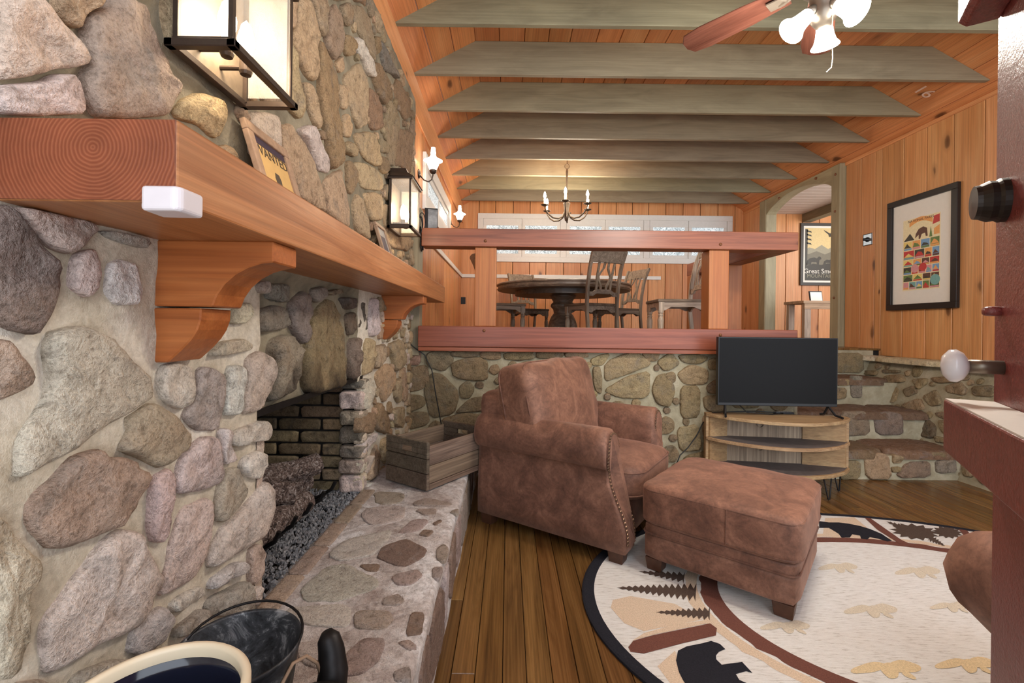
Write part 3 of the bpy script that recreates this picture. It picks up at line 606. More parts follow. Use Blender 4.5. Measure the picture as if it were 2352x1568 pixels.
# ---------------------------------------------------------------- right wall: stone base with cap stones, pine boards above
b = MB(); rows = []
for i in range(int((5.46 - 1.2) / .05) + 1):
    y = 1.2 + i * .05
    rows.append([(xr_face(z_ * .05) + .02 + .006 * noise.noise(Vector((y * 7, z_ * .35, 6))), y, z_ * .05) for z_ in range(0, 18)] + [(xr_face(.88) + .02, y, .88), (XR + .02, y, .90)])
b.grid(rows); b.box(XR, XR + .08, 1.2, 5.46, .8, 3.3)
wall_right = struct(b.build('wall_right', 'mortar_dim'))
RS = [(KB, [(1280,250),(1400,250),(1420,280),(1290,300)]), (KB, [(1432,272),(1518,272),(1508,303),(1442,298)]), (KG, [(1532,267),(1648,272),(1638,288),(1542,288)]), (KY, [(1442,312),(1528,312),(1528,368),(1462,382)]), (KY, [(1544,302),(1658,293),(1676,338),(1562,346)]),
 (KY, [(1455,430),(1550,355),(1636,372),(1616,455),(1500,465)]), (KG, [(1652,382),(1720,354),(1746,398),(1680,426)]), (KY, [(1704,322),(1798,314),(1796,348),(1742,385)]), (KB, [(1814,312),(1940,304),(1995,338),(1852,346)]), (KB, [(1765,420),(1850,376),(1886,465),(1812,480)]),
 (KY, [(1894,362),(1980,335),(2025,380),(2006,416),(1904,398)]), (KG, [(2044,362),(2176,354),(2176,426),(2054,416)]), (KY, [(1914,432),(1996,424),(1996,476),(1932,486)]), (KB, [(2024,452),(2176,452),(2176,556),(2042,566)]), (KY, [(1644,470),(1756,424),(1786,498),(1684,506)]),
 (KB, [(1834,512),(1950,498),(2004,538),(1902,556)]), (lin(122, 104, 86), [(1694,560),(1770,524),(1845,588),(1836,664),(1704,636)]), (KY, [(1854,553),(1950,563),(2025,610),(2015,646),(1882,636)]), (KY, [(1955,672),(2088,702),(2098,785),(1982,738)]),
 (KB, [(2044,592),(2098,592),(2088,676),(2054,658)]), (KB, [(2074,852),(2176,862),(2176,926),(2092,916)]), (KY, [(1834,642),(1928,662),(1918,686),(1842,678)]), (KY, [(1990,770),(2060,800),(2060,880),(1990,870)]),
 (KY, [(2200,300),(2330,320),(2330,420),(2200,420)]), (KB, [(2200,440),(2330,450),(2330,580),(2200,570)]), (KB, [(2130,600),(2330,610),(2330,760),(2130,720)]), (KY, [(2120,780),(2330,800),(2330,930),(2200,930),(2190,850)])]
RP = []
for col, pts in RS:
    q = []; RP.append(q)
    for a, b_ in px('T', pts):
        X = 3.8
        for _ in range(4): p = on_x(a, b_, X); X = xr_face(max(0, p.z))
        q.append((p.y, p.z))
    stone(q, lambda s, t_, h: Vector((xr_face(max(0, t_)) + .02 - h, s, t_)), jit(col, .1), .022, wall_right, rnd=.35)
fill(RP, (3.4, 5.4, .05, .84), lambda s, t_, h: Vector((xr_face(max(0, t_)) + .02 - h, s, t_)), (KB, KG, KY), wall_right, 700, .03, .08, .02)
for y0, y1 in ((2.6, 3.35), (3.36, 4.02), (4.03, 4.78), (4.79, 5.45)):
    stone([(3.82, y0), (XR, y0), (XR, y1), (3.82 + random.uniform(-.01, .01), y1)], lambda s, t_, h: Vector((s, t_, .885 + h)), jit(lin(206, 192, 162), .05), .052, wall_right, 'flagstone', rough=.1, rnd=.1, sink=.0, flat=True, name='cap_stone')
def board_y(y0, y1, z0, z1, X, sgn, parent, mat='pine_z', th=.016, tint=(1, 1, 1, 1), v=.2):
    MB().box(min(X, X + sgn * th), max(X, X + sgn * th), y0 + .0035, y1 - .0035, z0, z1).build('board', mat, parent, jit(tint, v), bevel=.004, seg=1)
ys = [1.6, 1.9, 2.2, 2.5, 2.78, 3.06, 3.33, 3.6, 3.87, 4.137, 4.404, 4.66, 4.93, 5.02, 5.22, 5.46]
for a, e in zip(ys, ys[1:]): board_y(a, e, .935, 3.22, XR, -1, wall_right, tint=(1.0, 1.02, .92, 1))
b = MB(); b.box(XR, XR + .08, 7.12, DW, ZL - .05, 3.3).box(XR, XR + .08, 5.46, 7.2, 3.2, 3.35)
wr2 = struct(b.build('wall_right_back', 'soot'))
for a, e in ((7.2, 7.5), (7.5, DW)): board_y(a, e, ZL, 3.22, XR, -1, wr2)
MB().box(XR - .028, XR - .012, 1.6, DW, 3.175, 3.215).build('crown_moulding', 'pine_y', wall_right, (1, .95, .88, 1), bevel=.006)
# ---------------------------------------------------------------- dining back wall and left wall: pine boards
wall_back = struct(MB().box(-1.0, 7.5, DW + .02, DW + .1, ZL - .1, 3.75).build('wall_back', 'soot'))
x = XL - .01
while x < 7.2:
    wd = random.uniform(.28, .31); MB().box(x + .0045, x + wd - .0045, DW, DW + .02, ZL, 3.4 if x < XR else 3.25).build('board', 'pine_z', wall_back, jit((1.06, 1.0, .92, 1), .2), bevel=.004, seg=1); x += wd
wall_dl = struct(MB().box(XL - .1, XL - .02, DB + .08, DW + .1, ZL - .1, 3.4).build('wall_dining_left', 'soot'))
y = DB + .08
while y < DW:
    wd = random.uniform(.13, .16); e = min(y + wd, DW)
    MB().box(XL - .02, XL, y + .0025, e - .0025, ZL, 3.05).build('board', 'pine_z', wall_dl, jit((1.06, .98, .9, 1), .18), bevel=.003, seg=1); y += wd
MB().box(XL - .004, XL + .022, -.9, DW, 2.98, 3.28).build('frieze_board', 'pine_y', wall_dl, (1.0, .95, .9, 1), bevel=.004)
CRZ = on_y(1059, 633, DW).z
trim = struct(MB().box(XL, XL + .022, DB + .1, DW, CRZ - .03, CRZ + .03).box(XL, 2.62, DW - .022, DW, CRZ - .03, CRZ + .03).build('trim_1', 'white_paint', bevel=.004))
# corner post where stone meets rail
struct(MB().box(XS + .0, XS + .075, DB - .04, DB + .08, .96, 2.15).build('trim_2', 'sage_paint_z', bevel=.004))
# ---------------------------------------------------------------- ceiling: pine boards, sloped at both sides, on painted joists
ZJ0, ZJ1 = 3.28, 3.555
ceil = struct(MB().box(-1.1, XR + .3, -.9, DW + .1, 3.62, 3.7).build('ceiling', 'soot'))
x = -.30
while x < 3.46:
    wd = random.uniform(.17, .22); MB().box(x + .002, min(x + wd, 3.48) - .002, -.9, DW, ZJ1, ZJ1 + .03).build('board', 'pine_y', ceil, jit((.80, .70, .60, 1), .16), bevel=.004, seg=1); x += wd
for (x0, z0, x1, z1) in ((XS - .03, 3.275, -.295, ZJ1), (3.47, ZJ1, 3.99, 3.27), (3.99, 3.27, 4.06, 3.20)):
    n_ = 3 if abs(x1 - x0) > .2 else 1
    dx_, dz_ = x1 - x0, z1 - z0; L = math.hypot(dx_, dz_); nx, nz = -dz_ / L * .02, dx_ / L * .02
    for i in range(n_):
        a, e = i / n_ + .004, (i + 1) / n_ - .004
        p, q = (x0 + dx_ * a, z0 + dz_ * a), (x0 + dx_ * e, z0 + dz_ * e)
        MB().prism([p, q, (q[0] + nx, q[1] + nz), (p[0] + nx, p[1] + nz)], 'y', -.9, DW).build('board', 'pine_y', ceil, jit((.90, .80, .70, 1), .14), bevel=.003, seg=1)
for i in range(-5, 8):
    y = 3.15 + .625 * i
    MB().prism([(-.815, ZJ0), (3.955, ZJ0), (3.95, ZJ0 + .01), (3.475, ZJ1), (-.30, ZJ1), (-.81, ZJ0 + .01)], 'y', y - .022, y + .022).build('joist', 'sage_paint_x', ceil, jit((1, 1, 1, 1), .08), bevel=.004, seg=1)
# chalk number left on a sloped ceiling board
dx_, dz_ = ray(2122, 210); kk = .548; Dk = (3.555 - H + kk * 3.47) / (dz_ + kk * dx_); sl = math.atan(.548)
Mx = Matrix(((math.cos(sl), 0, -math.sin(sl), dx_ * Dk), (0, -1, 0, Dk), (-math.sin(sl), 0, -math.cos(sl), H + dz_ * Dk - .004), (0, 0, 0, 1)))
text_mesh('16', .16, 'chalk_mark', 'chalk', ceil, Mx)
# ---------------------------------------------------------------- mantel and corbels
ZM0, ZM1, XM, DM0, DM1 = H + .186, H + .314, -.514, .70, 3.68
t = NT('end_grain'); tc = t.n('ShaderNodeTexCoord'); mp = t.n('ShaderNodeMapping'); mp.inputs['Location'].default_value = (.642, 0, -(H + .268)); t.l(tc.outputs['Object'], mp.inputs[0])
wv = t.n('ShaderNodeTexWave', wave_type='RINGS', rings_direction='Y'); t.l(mp.outputs[0], wv.inputs['Vector']); wv.inputs['Scale'].default_value = 52; wv.inputs['Distortion'].default_value = 3.2; wv.inputs['Detail'].default_value = 3; wv.inputs['Detail Scale'].default_value = .6
c = t.ramp(wv.outputs['Fac'], [(.1, lin(122, 64, 42)), (.7, lin(134, 74, 49)), (1, lin(143, 84, 58))]); t.bump(wv.outputs['Fac'], .12, .003)
v = t.coords(rnd=False); c = t.mix('MULTIPLY', .7, c, t.ramp(t.noise(v, 14, 4), [(.3, (.7, .66, .62, 1)), (.65, (1.15, 1.1, 1.05, 1))])); t.out(c, .42)
mant = thing('mantel_shelf', 'long thick honey-stained timber mantel beam across the stone fireplace wall', 'mantel', (-.65, 2.2, ZM0))
def loc(b, p): b.v = [(x - p[0], y - p[1], z - p[2]) for x, y, z in b.v]; return b
MP = (-.65, 2.2, ZM0)
o = loc(MB().box(XS - .03, XM, DM0 + .002, DM1, ZM0, ZM1), MP).build('beam', 'mantel_wood', mant, bevel=.004)
b = MB(); b.box(XS - .03, XM - .002, DM0 - .0005, DM0 + .004, ZM0 + .002, ZM1 - .002); eo = b.build('end_face', 'end_grain', None); eo.parent = mant; eo.location = (-MP[0], -MP[1], -MP[2])
def corbel(D, label):
    Z0, Z1 = H - .09, ZM0
    c = thing('mantel_corbel', label, 'corbel', (XS, D, Z0), 0, 'corbels under the mantel')
    def XZ(a, b_): p = on_y(a, b_, 1.023); return (p.x - XS, p.z - Z0)
    up = [(-.02, Z1 - Z0), XZ(628, 562), XZ(628, 602), XZ(600, 605), XZ(570, 614), XZ(540, 630), XZ(515, 652), XZ(498, 676), XZ(487, 704), (-.02, XZ(340, 702)[1])]
    up[1] = (up[1][0], Z1 - Z0)
    zl = XZ(470, 708)[1]
    lo = [(-.02, zl), XZ(462, 710), XZ(460, 735), XZ(452, 758), XZ(438, 780), XZ(418, 802), XZ(398, 820), XZ(384, 832), (-.02, 0)]
    lo[1] = (lo[1][0], zl); lo[-2] = (lo[-2][0], 0)
    MB().prism(up, 'y', 0, .112).build('upper_bracket', 'corbel_wood', c, bevel=.003, seg=1)
    MB().prism(lo, 'y', 0, .112).build('lower_bracket', 'corbel_wood', c, (.95, .95, .95, 1), bevel=.003, seg=1)
    return c
corbel(1.023, 'near scrolled wooden corbel holding up the mantel beside the firebox')
corbel(2.84, 'far scrolled wooden corbel under the mantel end by the rail')
# soft plastic corner guard on the mantel
def guard():
    b = MB(); z0, z1 = ZM0 - .012, ZM0 + .022
    out = [(XM - .045, DM0 - .012), (XM + .006, DM0 - .012), (XM + .014, DM0 - .004), (XM + .014, DM0 + .045), (XM - .001, DM0 + .045), (XM - .001, DM0 - .001), (XM - .045, DM0 - .001)]
    b.prism(out, 'z', z0, z1); b.prism([(XM - .045, DM0 - .012), (XM + .006, DM0 - .012), (XM + .014, DM0 - .004), (XM + .014, DM0 + .045), (XM - .05, DM0 + .04)], 'z', z0 - .004, ZM0 - .001)
    return tag(b.build('corner_guard', 'white_plastic', None, bevel=.006, seg=3), 'translucent white plastic corner guard on the near lower mantel corner', 'corner guard')
guard()
# ---------------------------------------------------------------- wall lanterns
t = NT('seeded_glass'); v = t.coords(rnd=False); n_ = t.noise(v, 90, 3, .6); t.bump(n_, .4, .003)
t.p.inputs['Base Color'].default_value = (.72, .68, .60, 1); t.p.inputs['Roughness'].default_value = .15; t.p.inputs['Alpha'].default_value = .26; t.p.inputs['Specular IOR Level'].default_value = .5
m_emit('bulb_warm', (1, .86, .66, 1), 14); m_emit('bulb_clear', (1, .90, .74, 1), 40); m_emit('shade_lit', (1, .93, .82, 1), 5.5)
m_plain('bronze', lin(70, 58, 50), .4, .55, var=.15); m_plain('lantern_back', lin(112, 98, 82), .5, .1, var=.2)
def lantern(D, label):
    p = thing('wall_lantern', label, 'lantern', (XS + .03, D, H + .627), 0, 'lanterns on the stone chimney wall')
    W, L, Hh, e = .135, .28, .30, .011
    for (x_, y_) in ((0, 0), (W - e, 0), (0, L - e), (W - e, L - e)): MB().box(x_, x_ + e, y_, y_ + e, .0, Hh).build('corner_post', 'bronze', p)
    b = MB(); q = .012
    b.box(-q, W + q, -q, -q + .02, -.012, .006).box(-q, W + q, L + q - .02, L + q, -.012, .006).box(-q, -q + .02, -q, L + q, -.012, .006).box(W + q - .02, W + q, -q, L + q, -.012, .006)
    b.box(-.002, W + .002, -.002, .012, .006, .016).box(W - .01, W + .002, 0, L, .006, .016)
    b.build('base_frame', 'bronze', p, bevel=.002, seg=1)
    b = MB(); b.box(-q, W + q, -q, L + q, Hh, Hh + .014)
    k = [(-.02, Hh + .014, -.02, W + .02, L + .02), (-.02, Hh + .03, -.0, W - .0, L + .0), (0, Hh + .055, .03, W - .03, L - .03), (0, Hh + .085, .045, W - .045, L - .05)]
    rows = [[(-.01 if i else -.01, y0, z), (x1, y0, z), (x1, y1, z), (-.01, y1, z)] for i, (x0, z, y0, x1, y1) in enumerate(k)]
    b.grid(rows, closed=True, capends=True); b.build('roof_cap', 'bronze', p, bevel=.002, seg=1)
    MB().box(-.004, .0, .005, L - .005, 0, Hh).build('back_plate', 'lantern_back', p)
    MB().box(.012, W - .012, .003, .005, .014, Hh).build('glass_pane', 'seeded_glass', p)
    MB().box(W - .005, W - .003, .012, L - .012, .014, Hh).build('glass_pane', 'seeded_glass', p)
    MB().box(.012, W - .012, L - .005, L - .003, .014, Hh).build('glass_pane', 'seeded_glass', p)
    for y_ in (.09, .17):
        a = MB(); a.tube([(0, y_, .04), (.06, y_, .04)], .006).lathe([(0, .02), (.013, .022), (.016, .03), (.015, .062), (0, .062)], 14, Matrix.Translation((.066, y_, 0))); s_ = a.build('socket', 'bronze', p, smooth=False)
        MB().lathe([(0, .062), (.012, .07), (.02, .095), (.021, .115), (.012, .15), (0, .165)], 14, Matrix.Translation((.066, y_, 0))).build('bulb', 'bulb_warm', s_, smooth=True)
    lamp('lantern_light', (.066, .13, .13), 6.0, (1, .80, .56), .05, p)
    return p
lantern(1.02, 'large bronze glass wall lantern lit on stone above the near mantel end')
lantern(2.88, 'bronze glass wall lantern lit on stone beside the rail')
# ---------------------------------------------------------------- picture frames leaning on the mantel
m_plain('barn_wood', lin(150, 122, 98), .75, var=.2, scale=40, bump=.3); m_plain('print_tan', lin(196, 158, 98), .6, var=.06); m_plain('print_dark', lin(58, 44, 58), .6); m_plain('print_ink', lin(70, 58, 44), .6); m_plain('grey_mat', lin(150, 146, 140), .6)
m_plain('print_cream', lin(232, 226, 214), .6, var=.02); m_plain('frame_black', lin(34, 28, 26), .35, var=.1)
def lean_frame(D, W, hgt, label, wanted):
    a = math.atan2(.09, hgt)
    p = thing('picture_frame', label, 'picture frame', (-.675, D, ZM1), 0, 'frames leaning on the mantel')
    M = Matrix.Rotation(-a, 4, 'Y')
    e = .032 if wanted else .022
    b = MB(); b.box(-.012, .006, 0, W, 0, e, M).box(-.012, .006, 0, W, hgt - e, hgt, M).box(-.012, .006, 0, e, e, hgt - e, M).box(-.012, .006, W - e, W, e, hgt - e, M); b.build('frame_moulding', 'barn_wood', p, bevel=.003)
    MB().box(-.008, -.002, e, W - e, e, hgt - e, M).build('print', 'print_tan' if wanted else 'grey_mat', p)
    if wanted:
        MB().box(-.002, -.001, e, W - e, hgt - e - .024, hgt - e, M).build('header_band', 'print_dark', p)
        T = M @ Matrix.Translation((-.0012, W / 2, 0)) @ Matrix(((0, 0, 1, 0), (1, 0, 0, 0), (0, 1, 0, 0), (0, 0, 0, 1)))
        text_mesh('WANTED', .044, 'lettering', 'print_ink', p, T @ Matrix.Translation((0, hgt - e - .043, 0)))
        for k in range(2): MB().box(-.002, -.001, W * .2, W * .8, e + .016 + k * .012, e + .022 + k * .012, M).build('caption_line', 'print_ink', p)
        b = MB(); pts = [(-.03, .075), (.03, .075), (.034, .10), (.015, .118), (.018, .14), (.012, .158), (-.01, .16), (-.018, .142), (-.014, .12), (-.034, .10)]
        b.prism([(W / 2 + q[0], q[1]) for q in pts], 'x', -.002, -.001, M); b.build('portrait_silhouette', 'print_ink', p)
    else:
        MB().box(-.002, -.001, e + .03, W - e - .03, e + .05, hgt - e - .05, M).build('photo', 'print_dark', p)
lean_frame(1.29, .25, .285, 'rustic framed wanted poster leaning on the mantel below the large lantern', True)
lean_frame(2.56, .20, .285, 'small grey rustic frame leaning on the mantel below the far lantern', False)
# ---------------------------------------------------------------- fire: grate, logs, gravel bed
t = NT('bark'); v = t.coords((1, 1, 1)); n1 = t.noise(v, 60, 5, .7, 1.5); n2 = t.noise(v, 25, 4, .6)
c = t.ramp(n1, [(.38, lin(50, 42, 40)), (.52, lin(132, 112, 102)), (.66, lin(204, 194, 188))]); t.bump(n1, 1.0, .02); t.out(c, .9, 0, .2)
t = NT('cut_wood'); v = t.coords(); n1 = t.noise(v, 70, 4, .6, 2); c = t.ramp(n1, [(.3, lin(110, 88, 74)), (.6, lin(180, 158, 140)), (.75, lin(210, 200, 194))]); t.bump(n1, .6, .01); t.out(c, .85, 0, .2)
gr = thing('fire_grate', 'black iron log grate standing in the fireplace', 'grate', (-1.05, 1.95, ZH))
b = MB()
for k in range(6): x_ = .0; y_ = -.36 + k * .14; b.tube([(-.2, y_, .09), (-.12, y_, .035), (.1, y_, .03), (.17, y_, .07), (.19, y_, .11)], .009, 6)
b.build('bars', 'iron', gr)
for x_ in (-.12, .12):
    b = MB(); b.tube([(x_, -.4, .03), (x_, .4, .03)], .009, 6)
    for y_ in (-.34, .34): b.tube([(x_, y_, .03), (x_, y_, .0)], .008, 6)
    b.build('stretcher_with_feet', 'iron', gr)
def log(p0, p1, r, label, sd):
    p0, p1 = Vector(p0), Vector(p1); mid = (p0 + p1) / 2; T = (p1 - p0).normalized(); u = T.orthogonal().normalized(); w_ = T.cross(u)
    o = thing('fire_log', label, 'log', mid, 0, 'logs on the fire grate'); n = 22; rows = []
    L = (p1 - p0).length
    for i in range(15):
        s_ = -L / 2 + L * i / 14; cen = T * s_ + u * .012 * math.sin(i * .5 + sd); row = []
        for j in range(n):
            a = 2 * math.pi * j / n; rr = r * (1 + .16 * noise.noise(Vector((math.cos(a) * 2, math.sin(a) * 2, s_ * 6 + sd))) + .10 * noise.noise(Vector((math.cos(a) * 7, math.sin(a) * 7, s_ * 10 + sd))))
            row.append(cen + (u * math.cos(a) + w_ * math.sin(a)) * rr)
        rows.append(row)
    MB().grid(rows, closed=True).build('bark', 'bark', o, smooth=False)
    for i in (0, -1):
        cen = sum(rows[i], Vector()) / n; b = MB(); b.v = [tuple(q) for q in rows[i]] + [tuple(cen + T * (.004 if i else -.004))]; b.f = [(j, (j + 1) % n, n) for j in range(n)]; b.build('cut_end', 'cut_wood', o)
log((-1.20, 1.62, ZH + .095), (-1.05, 2.33, ZH + .10), .065, 'back log with thick bark lying lengthwise on the grate', 1)
log((-.98, 1.56, ZH + .09), (-.93, 2.10, ZH + .085), .055, 'front log with pale cut end on the grate', 5)
log((-1.18, 1.75, ZH + .19), (-.93, 1.98, ZH + .165), .05, 'short crossing log on top of the others', 9)
log((-1.16, 2.02, ZH + .195), (-.96, 2.30, ZH + .19), .052, 'topmost dark barked log at the back of the fire', 13)
t = NT('gravel'); v = t.coords(); n1 = t.noise(v, 40, 4); t.out(t.ramp(n1, [(.3, lin(84, 84, 86)), (.6, lin(134, 134, 136)), (.75, lin(170, 168, 166))]), .9, 0, .2)
b = MB(); rg = random.Random(3)
MBX = [(1, 0, 0), (-1, 0, 0), (0, 1, 0), (0, -1, 0), (0, 0, 1), (0, 0, -1)]
for i in range(5200):
    x_, y_ = rg.uniform(-1.34, -.79), rg.uniform(1.44, 2.47); s_ = rg.uniform(.005, .011)
    R = Matrix.Rotation(rg.uniform(0, 6), 3, (rg.uniform(-1, 1), rg.uniform(-1, 1), rg.uniform(.1, 1)))
    vs = [Vector((x_, y_, ZH - .004 + rg.uniform(0, .014))) + R @ Vector((q[0] * s_ * rg.uniform(.7, 1.3), q[1] * s_, q[2] * s_ * rg.uniform(.6, 1))) for q in MBX]
    b.add(vs, [(0, 2, 4), (2, 1, 4), (1, 3, 4), (3, 0, 4), (2, 0, 5), (1, 2, 5), (3, 1, 5), (0, 3, 5)])
o = b.build('gravel_bed', 'gravel', None, kind='stuff'); o['label'] = 'loose grey lava gravel covering the firebox floor'; o['category'] = 'gravel'
# ---------------------------------------------------------------- crate on the hearth
cf = on_z(980, 1128, ZH + .01); ang = math.atan2(.205, -.298)
cra = thing('wooden_crate', 'old weathered wooden crate with hand hole on the far hearth end', 'crate', (cf.x, cf.y, ZH + .01), ang - math.pi / 2)
# local +y runs along the end panel (to the left), local +x along the long side
CL, CW, CHh, th = .50, .33, .26, .02
def slat(b, name, par, col): b.build(name, 'weathered_x', par, col, bevel=.003, seg=1)
GY, DG = (1.0, .92, .86, 1), (.42, .39, .37, 1)
m_plain('lettering_faded', lin(60, 54, 50), .8)
for k, (z0, z1) in enumerate(((0, .085), (.09, .165), (.17, .26))):
    for x_ in (0, CL - th):
        if k == 2:
            b = MB(); b.box(x_, x_ + th, 0, CW, z0, .19).box(x_, x_ + th, 0, .12, .19, .222).box(x_, x_ + th, CW - .12, CW, .19, .222).box(x_, x_ + th, 0, CW, .222, z1)
        else: b = MB().box(x_, x_ + th, 0, CW, z0, z1)
        b.build('end_board', 'weathered_x', cra, jit(DG, .12), bevel=.003, seg=1)
for k, (z0, z1) in enumerate(((0, .03), (.034, .128), (.132, .238))):
    for y_ in (0, CW - .012): MB().box(th, CL - th, y_, y_ + .012, z0, z1).build('side_board', 'weathered_x', cra, jit((.68, .58, .54, 1), .08), bevel=.002, seg=1)
MB().box(th, CL - th, .012, CW - .012, .002, .012).build('bottom', 'weathered_x', cra, DG)
# ---------------------------------------------------------------- crock, bucket and kettle on the near hearth
t = NT('crock_glaze'); t.out(lin(26, 28, 42), .12, 0, .6); t = NT('crock_rim'); t.out(lin(222, 206, 178), .35)
t = NT('old_zinc'); v = t.coords(); n1 = t.noise(v, 14, 6, .75, .6); c = t.ramp(n1, [(.4, lin(46, 46, 48)), (.55, lin(84, 86, 90)), (.64, lin(170, 170, 172))]); t.bump(n1, .2, .004); t.out(c, .5, .5)
cp = on_z(340, 1610, ZH + .36)
ck = thing('stoneware_crock', 'dark blue glazed crock with cream rim on the near hearth', 'crock', (cp.x, cp.y, ZH + .01)); R_ = .135
Rk = .5 * (on_z(567, 1590, ZH + .36) - on_z(170, 1590, ZH + .36)).length
hk = .35
MB().lathe([(0, .0), (Rk * .9, 0), (Rk * .97, .02), (Rk, .1), (Rk, hk - .03), (Rk * 1.0, hk - .012), (Rk * .93, hk - .012), (Rk * .92, hk - .05), (Rk * .9, .03), (0, .03)], 48).build('body', 'crock_glaze', ck, smooth=True)
MB().lathe([(Rk * 1.0, hk - .03), (Rk * 1.03, hk - .02), (Rk * 1.03, hk - .004), (Rk * 1.0, hk), (Rk * .94, hk), (Rk * .92, hk - .006), (Rk * .92, hk - .02)], 48).build('rim', 'crock_rim', ck, smooth=True)
zb = ZH + .22; bp = on_z(545, 1486, zb); Rb = .5 * (on_z(678, 1462, zb) - on_z(415, 1462, zb)).length
bk = thing('metal_bucket', 'blackened galvanized ash bucket with wire bail behind the crock', 'bucket', (bp.x, bp.y, ZH + .01)); hb = .21
MB().lathe([(0, .012), (Rb * .72, .012), (Rb * .72, 0), (Rb * .74, 0), (Rb * .98, hb - .01), (Rb, hb - .008), (Rb * 1.015, hb), (Rb * 1.0, hb + .006), (Rb * .975, hb), (Rb * .96, hb - .02), (Rb * .7, .02), (0, .02)], 44).build('body', 'old_zinc', bk, smooth=True)
hp = [(-Rb * .98 * math.cos(a), .0 + .02, hb + Rb * math.sin(a) * .22) for a in [math.pi * i / 16 for i in range(17)]]
MB().tube([(x_, y_ + 3.6 * (z_ - hb), z_) for x_, y_, z_ in hp], .003, 6).build('bail_handle', 'iron', bk, smooth=True)
zk = ZH + .17; kp = on_z(722, 1612, zk)
kt = thing('iron_kettle', 'black cast iron kettle with upturned spout at the bottom edge of the hearth', 'kettle', (kp.x, kp.y, ZH + .01)); Rk2 = .075; kt.scale = (1.3, 1.3, 1.3)
MB().lathe([(0, 0), (Rk2 * .8, 0), (Rk2, .03), (Rk2 * 1.05, .06), (Rk2 * .95, .095), (Rk2 * .7, .115), (0, .118)], 32).build('body', 'iron', kt, smooth=True)
MB().lathe([(0, .112), (Rk2 * .62, .114), (Rk2 * .6, .12), (Rk2 * .3, .13), (.008, .134), (.011, .142), (0, .15)], 24).build('lid', 'iron', kt, smooth=True)
MB().tube([(.0, .055, .07), (-.004, .085, .105), (-.012, .095, .135), (-.018, .098, .152), (-.021, .099, .162)], [.026, .024, .021, .018, .009], 14).build('spout', 'iron', kt, smooth=True)
MB().tube([(-.018, .075, .10), (-.026, .072, .128), (-.040, .062, .146), (-.054, .046, .146), (-.062, .028, .128), (-.064, .012, .10), (-.06, .0, .085)], .003, 6).build('wire_handle', 'barn_wood', kt, smooth=True)
# ---------------------------------------------------------------- loft rail
rail = thing('timber_railing', 'stained timber railing with square posts along the raised dining floor edge', 'railing', (.76, DB, ZL))
def lr(b): return loc(b, (.76, DB, ZL))
XE = 2.31
lr(MB().box(-.70, XE, DB - .07, DB + .09, H + .637, H + .781)).build('top_rail', 'beam_stain_x', rail, bevel=.005)
lr(MB().box(-.715, XE - .01, DB - .09, DB + .08, H - .165, H + .0)).build('bottom_rail', 'beam_stain_x', rail, (.92, .82, .92, 1), bevel=.005)
lr(MB().box(-.715, XE - .01, DB - .075, DB + .06, H - .2, H - .167)).build('sill_board', 'beam_stain_x', rail, (1.15, 1.0, .9, 1), bevel=.003)
for x0, x1 in ((-.272, -.10), (1.612, 1.772)): lr(MB().box(x0, x1, DB - .04, DB + .11, H, H + .637)).build('post', 'pine_z', rail, (.60, .44, .25, 1), bevel=.005)
lr(MB().box(XE - .15, XE, DB + .09, 5.52, H + .637, H + .781)).build('return_rail', 'beam_stain_y', rail, bevel=.005)
for y0, hz in ((4.5, 1), (5.36, 1)): lr(MB().box(XE - .15, XE, y0, y0 + .15, ZL, H + .637)).build('post', 'pine_z', rail, (.56, .42, .30, 1), bevel=.005)
lr(MB().box(XE - .15, XE, DB + .08, 5.5, ZL, ZL + .14)).build('return_bottom_rail', 'beam_stain_y', rail, bevel=.005)
for x_, z_ in ((1115, 553), (1112, 759), (1655, 561), (1652, 769)):
    p = on_y(x_, z_, DB - .07); lr(MB().lathe([(0, -.01), (.013, -.01), (.012, .004), (.006, .009), (0, .01)], 12, Matrix.Translation(p - Vector((0, .02 if z_ > 700 else 0, 0))) @ Matrix.Rotation(math.pi / 2, 4, 'X'))).build('peg', 'brass_peg', rail, smooth=True)
# ---------------------------------------------------------------- windows of the dining room
t = NT('privacy_glass'); v = t.coords(); n1 = t.noise(v, 26, 5, .8, 2.0); c = t.ramp(n1, [(.42, lin(120, 134, 140)), (.52, lin(190, 202, 206)), (.62, lin(240, 244, 246))]); t.bump(n1, .6, .01); t.out(c, .25)
t.l(c, t.p.inputs['Emission Color']); t.p.inputs['Emission Strength'].default_value = .55
wz1, wz0 = on_y(1100, 490, DW).z, on_y(1380, 604, DW).z; wx0, wx1 = on_y(1098, 500, DW).x, on_y(1681, 520, DW).x
win = bpy.data.objects.new('window_1', None); C.objects.link(win); win.location = ((wx0 + wx1) / 2, DW, wz0); win['kind'] = 'structure'; win['label'] = 'long white-framed window band in the dining back wall'
wp = win.location.copy()
e = .09; b = MB(); b.box(wx0, wx1, DW - .03, DW + .01, wz1 - e, wz1).box(wx0, wx1, DW - .03, DW + .01, wz0, wz0 + e).box(wx0, wx0 + e, DW - .03, DW + .01, wz0 + e, wz1 - e).box(wx1 - e, wx1, DW - .03, DW + .01, wz0 + e, wz1 - e)
loc(b, wp).build('casing', 'white_paint', win, bevel=.004)
loc(MB().box(wx0 + .02, wx1 - .02, DW - .004, DW + .004, wz0 + .02, wz1 - .02), wp).build('backing', 'white_paint', win)
n_ = 3; gap = .10; ww = (wx1 - wx0 - 2 * e - (n_ - 1) * gap) / n_
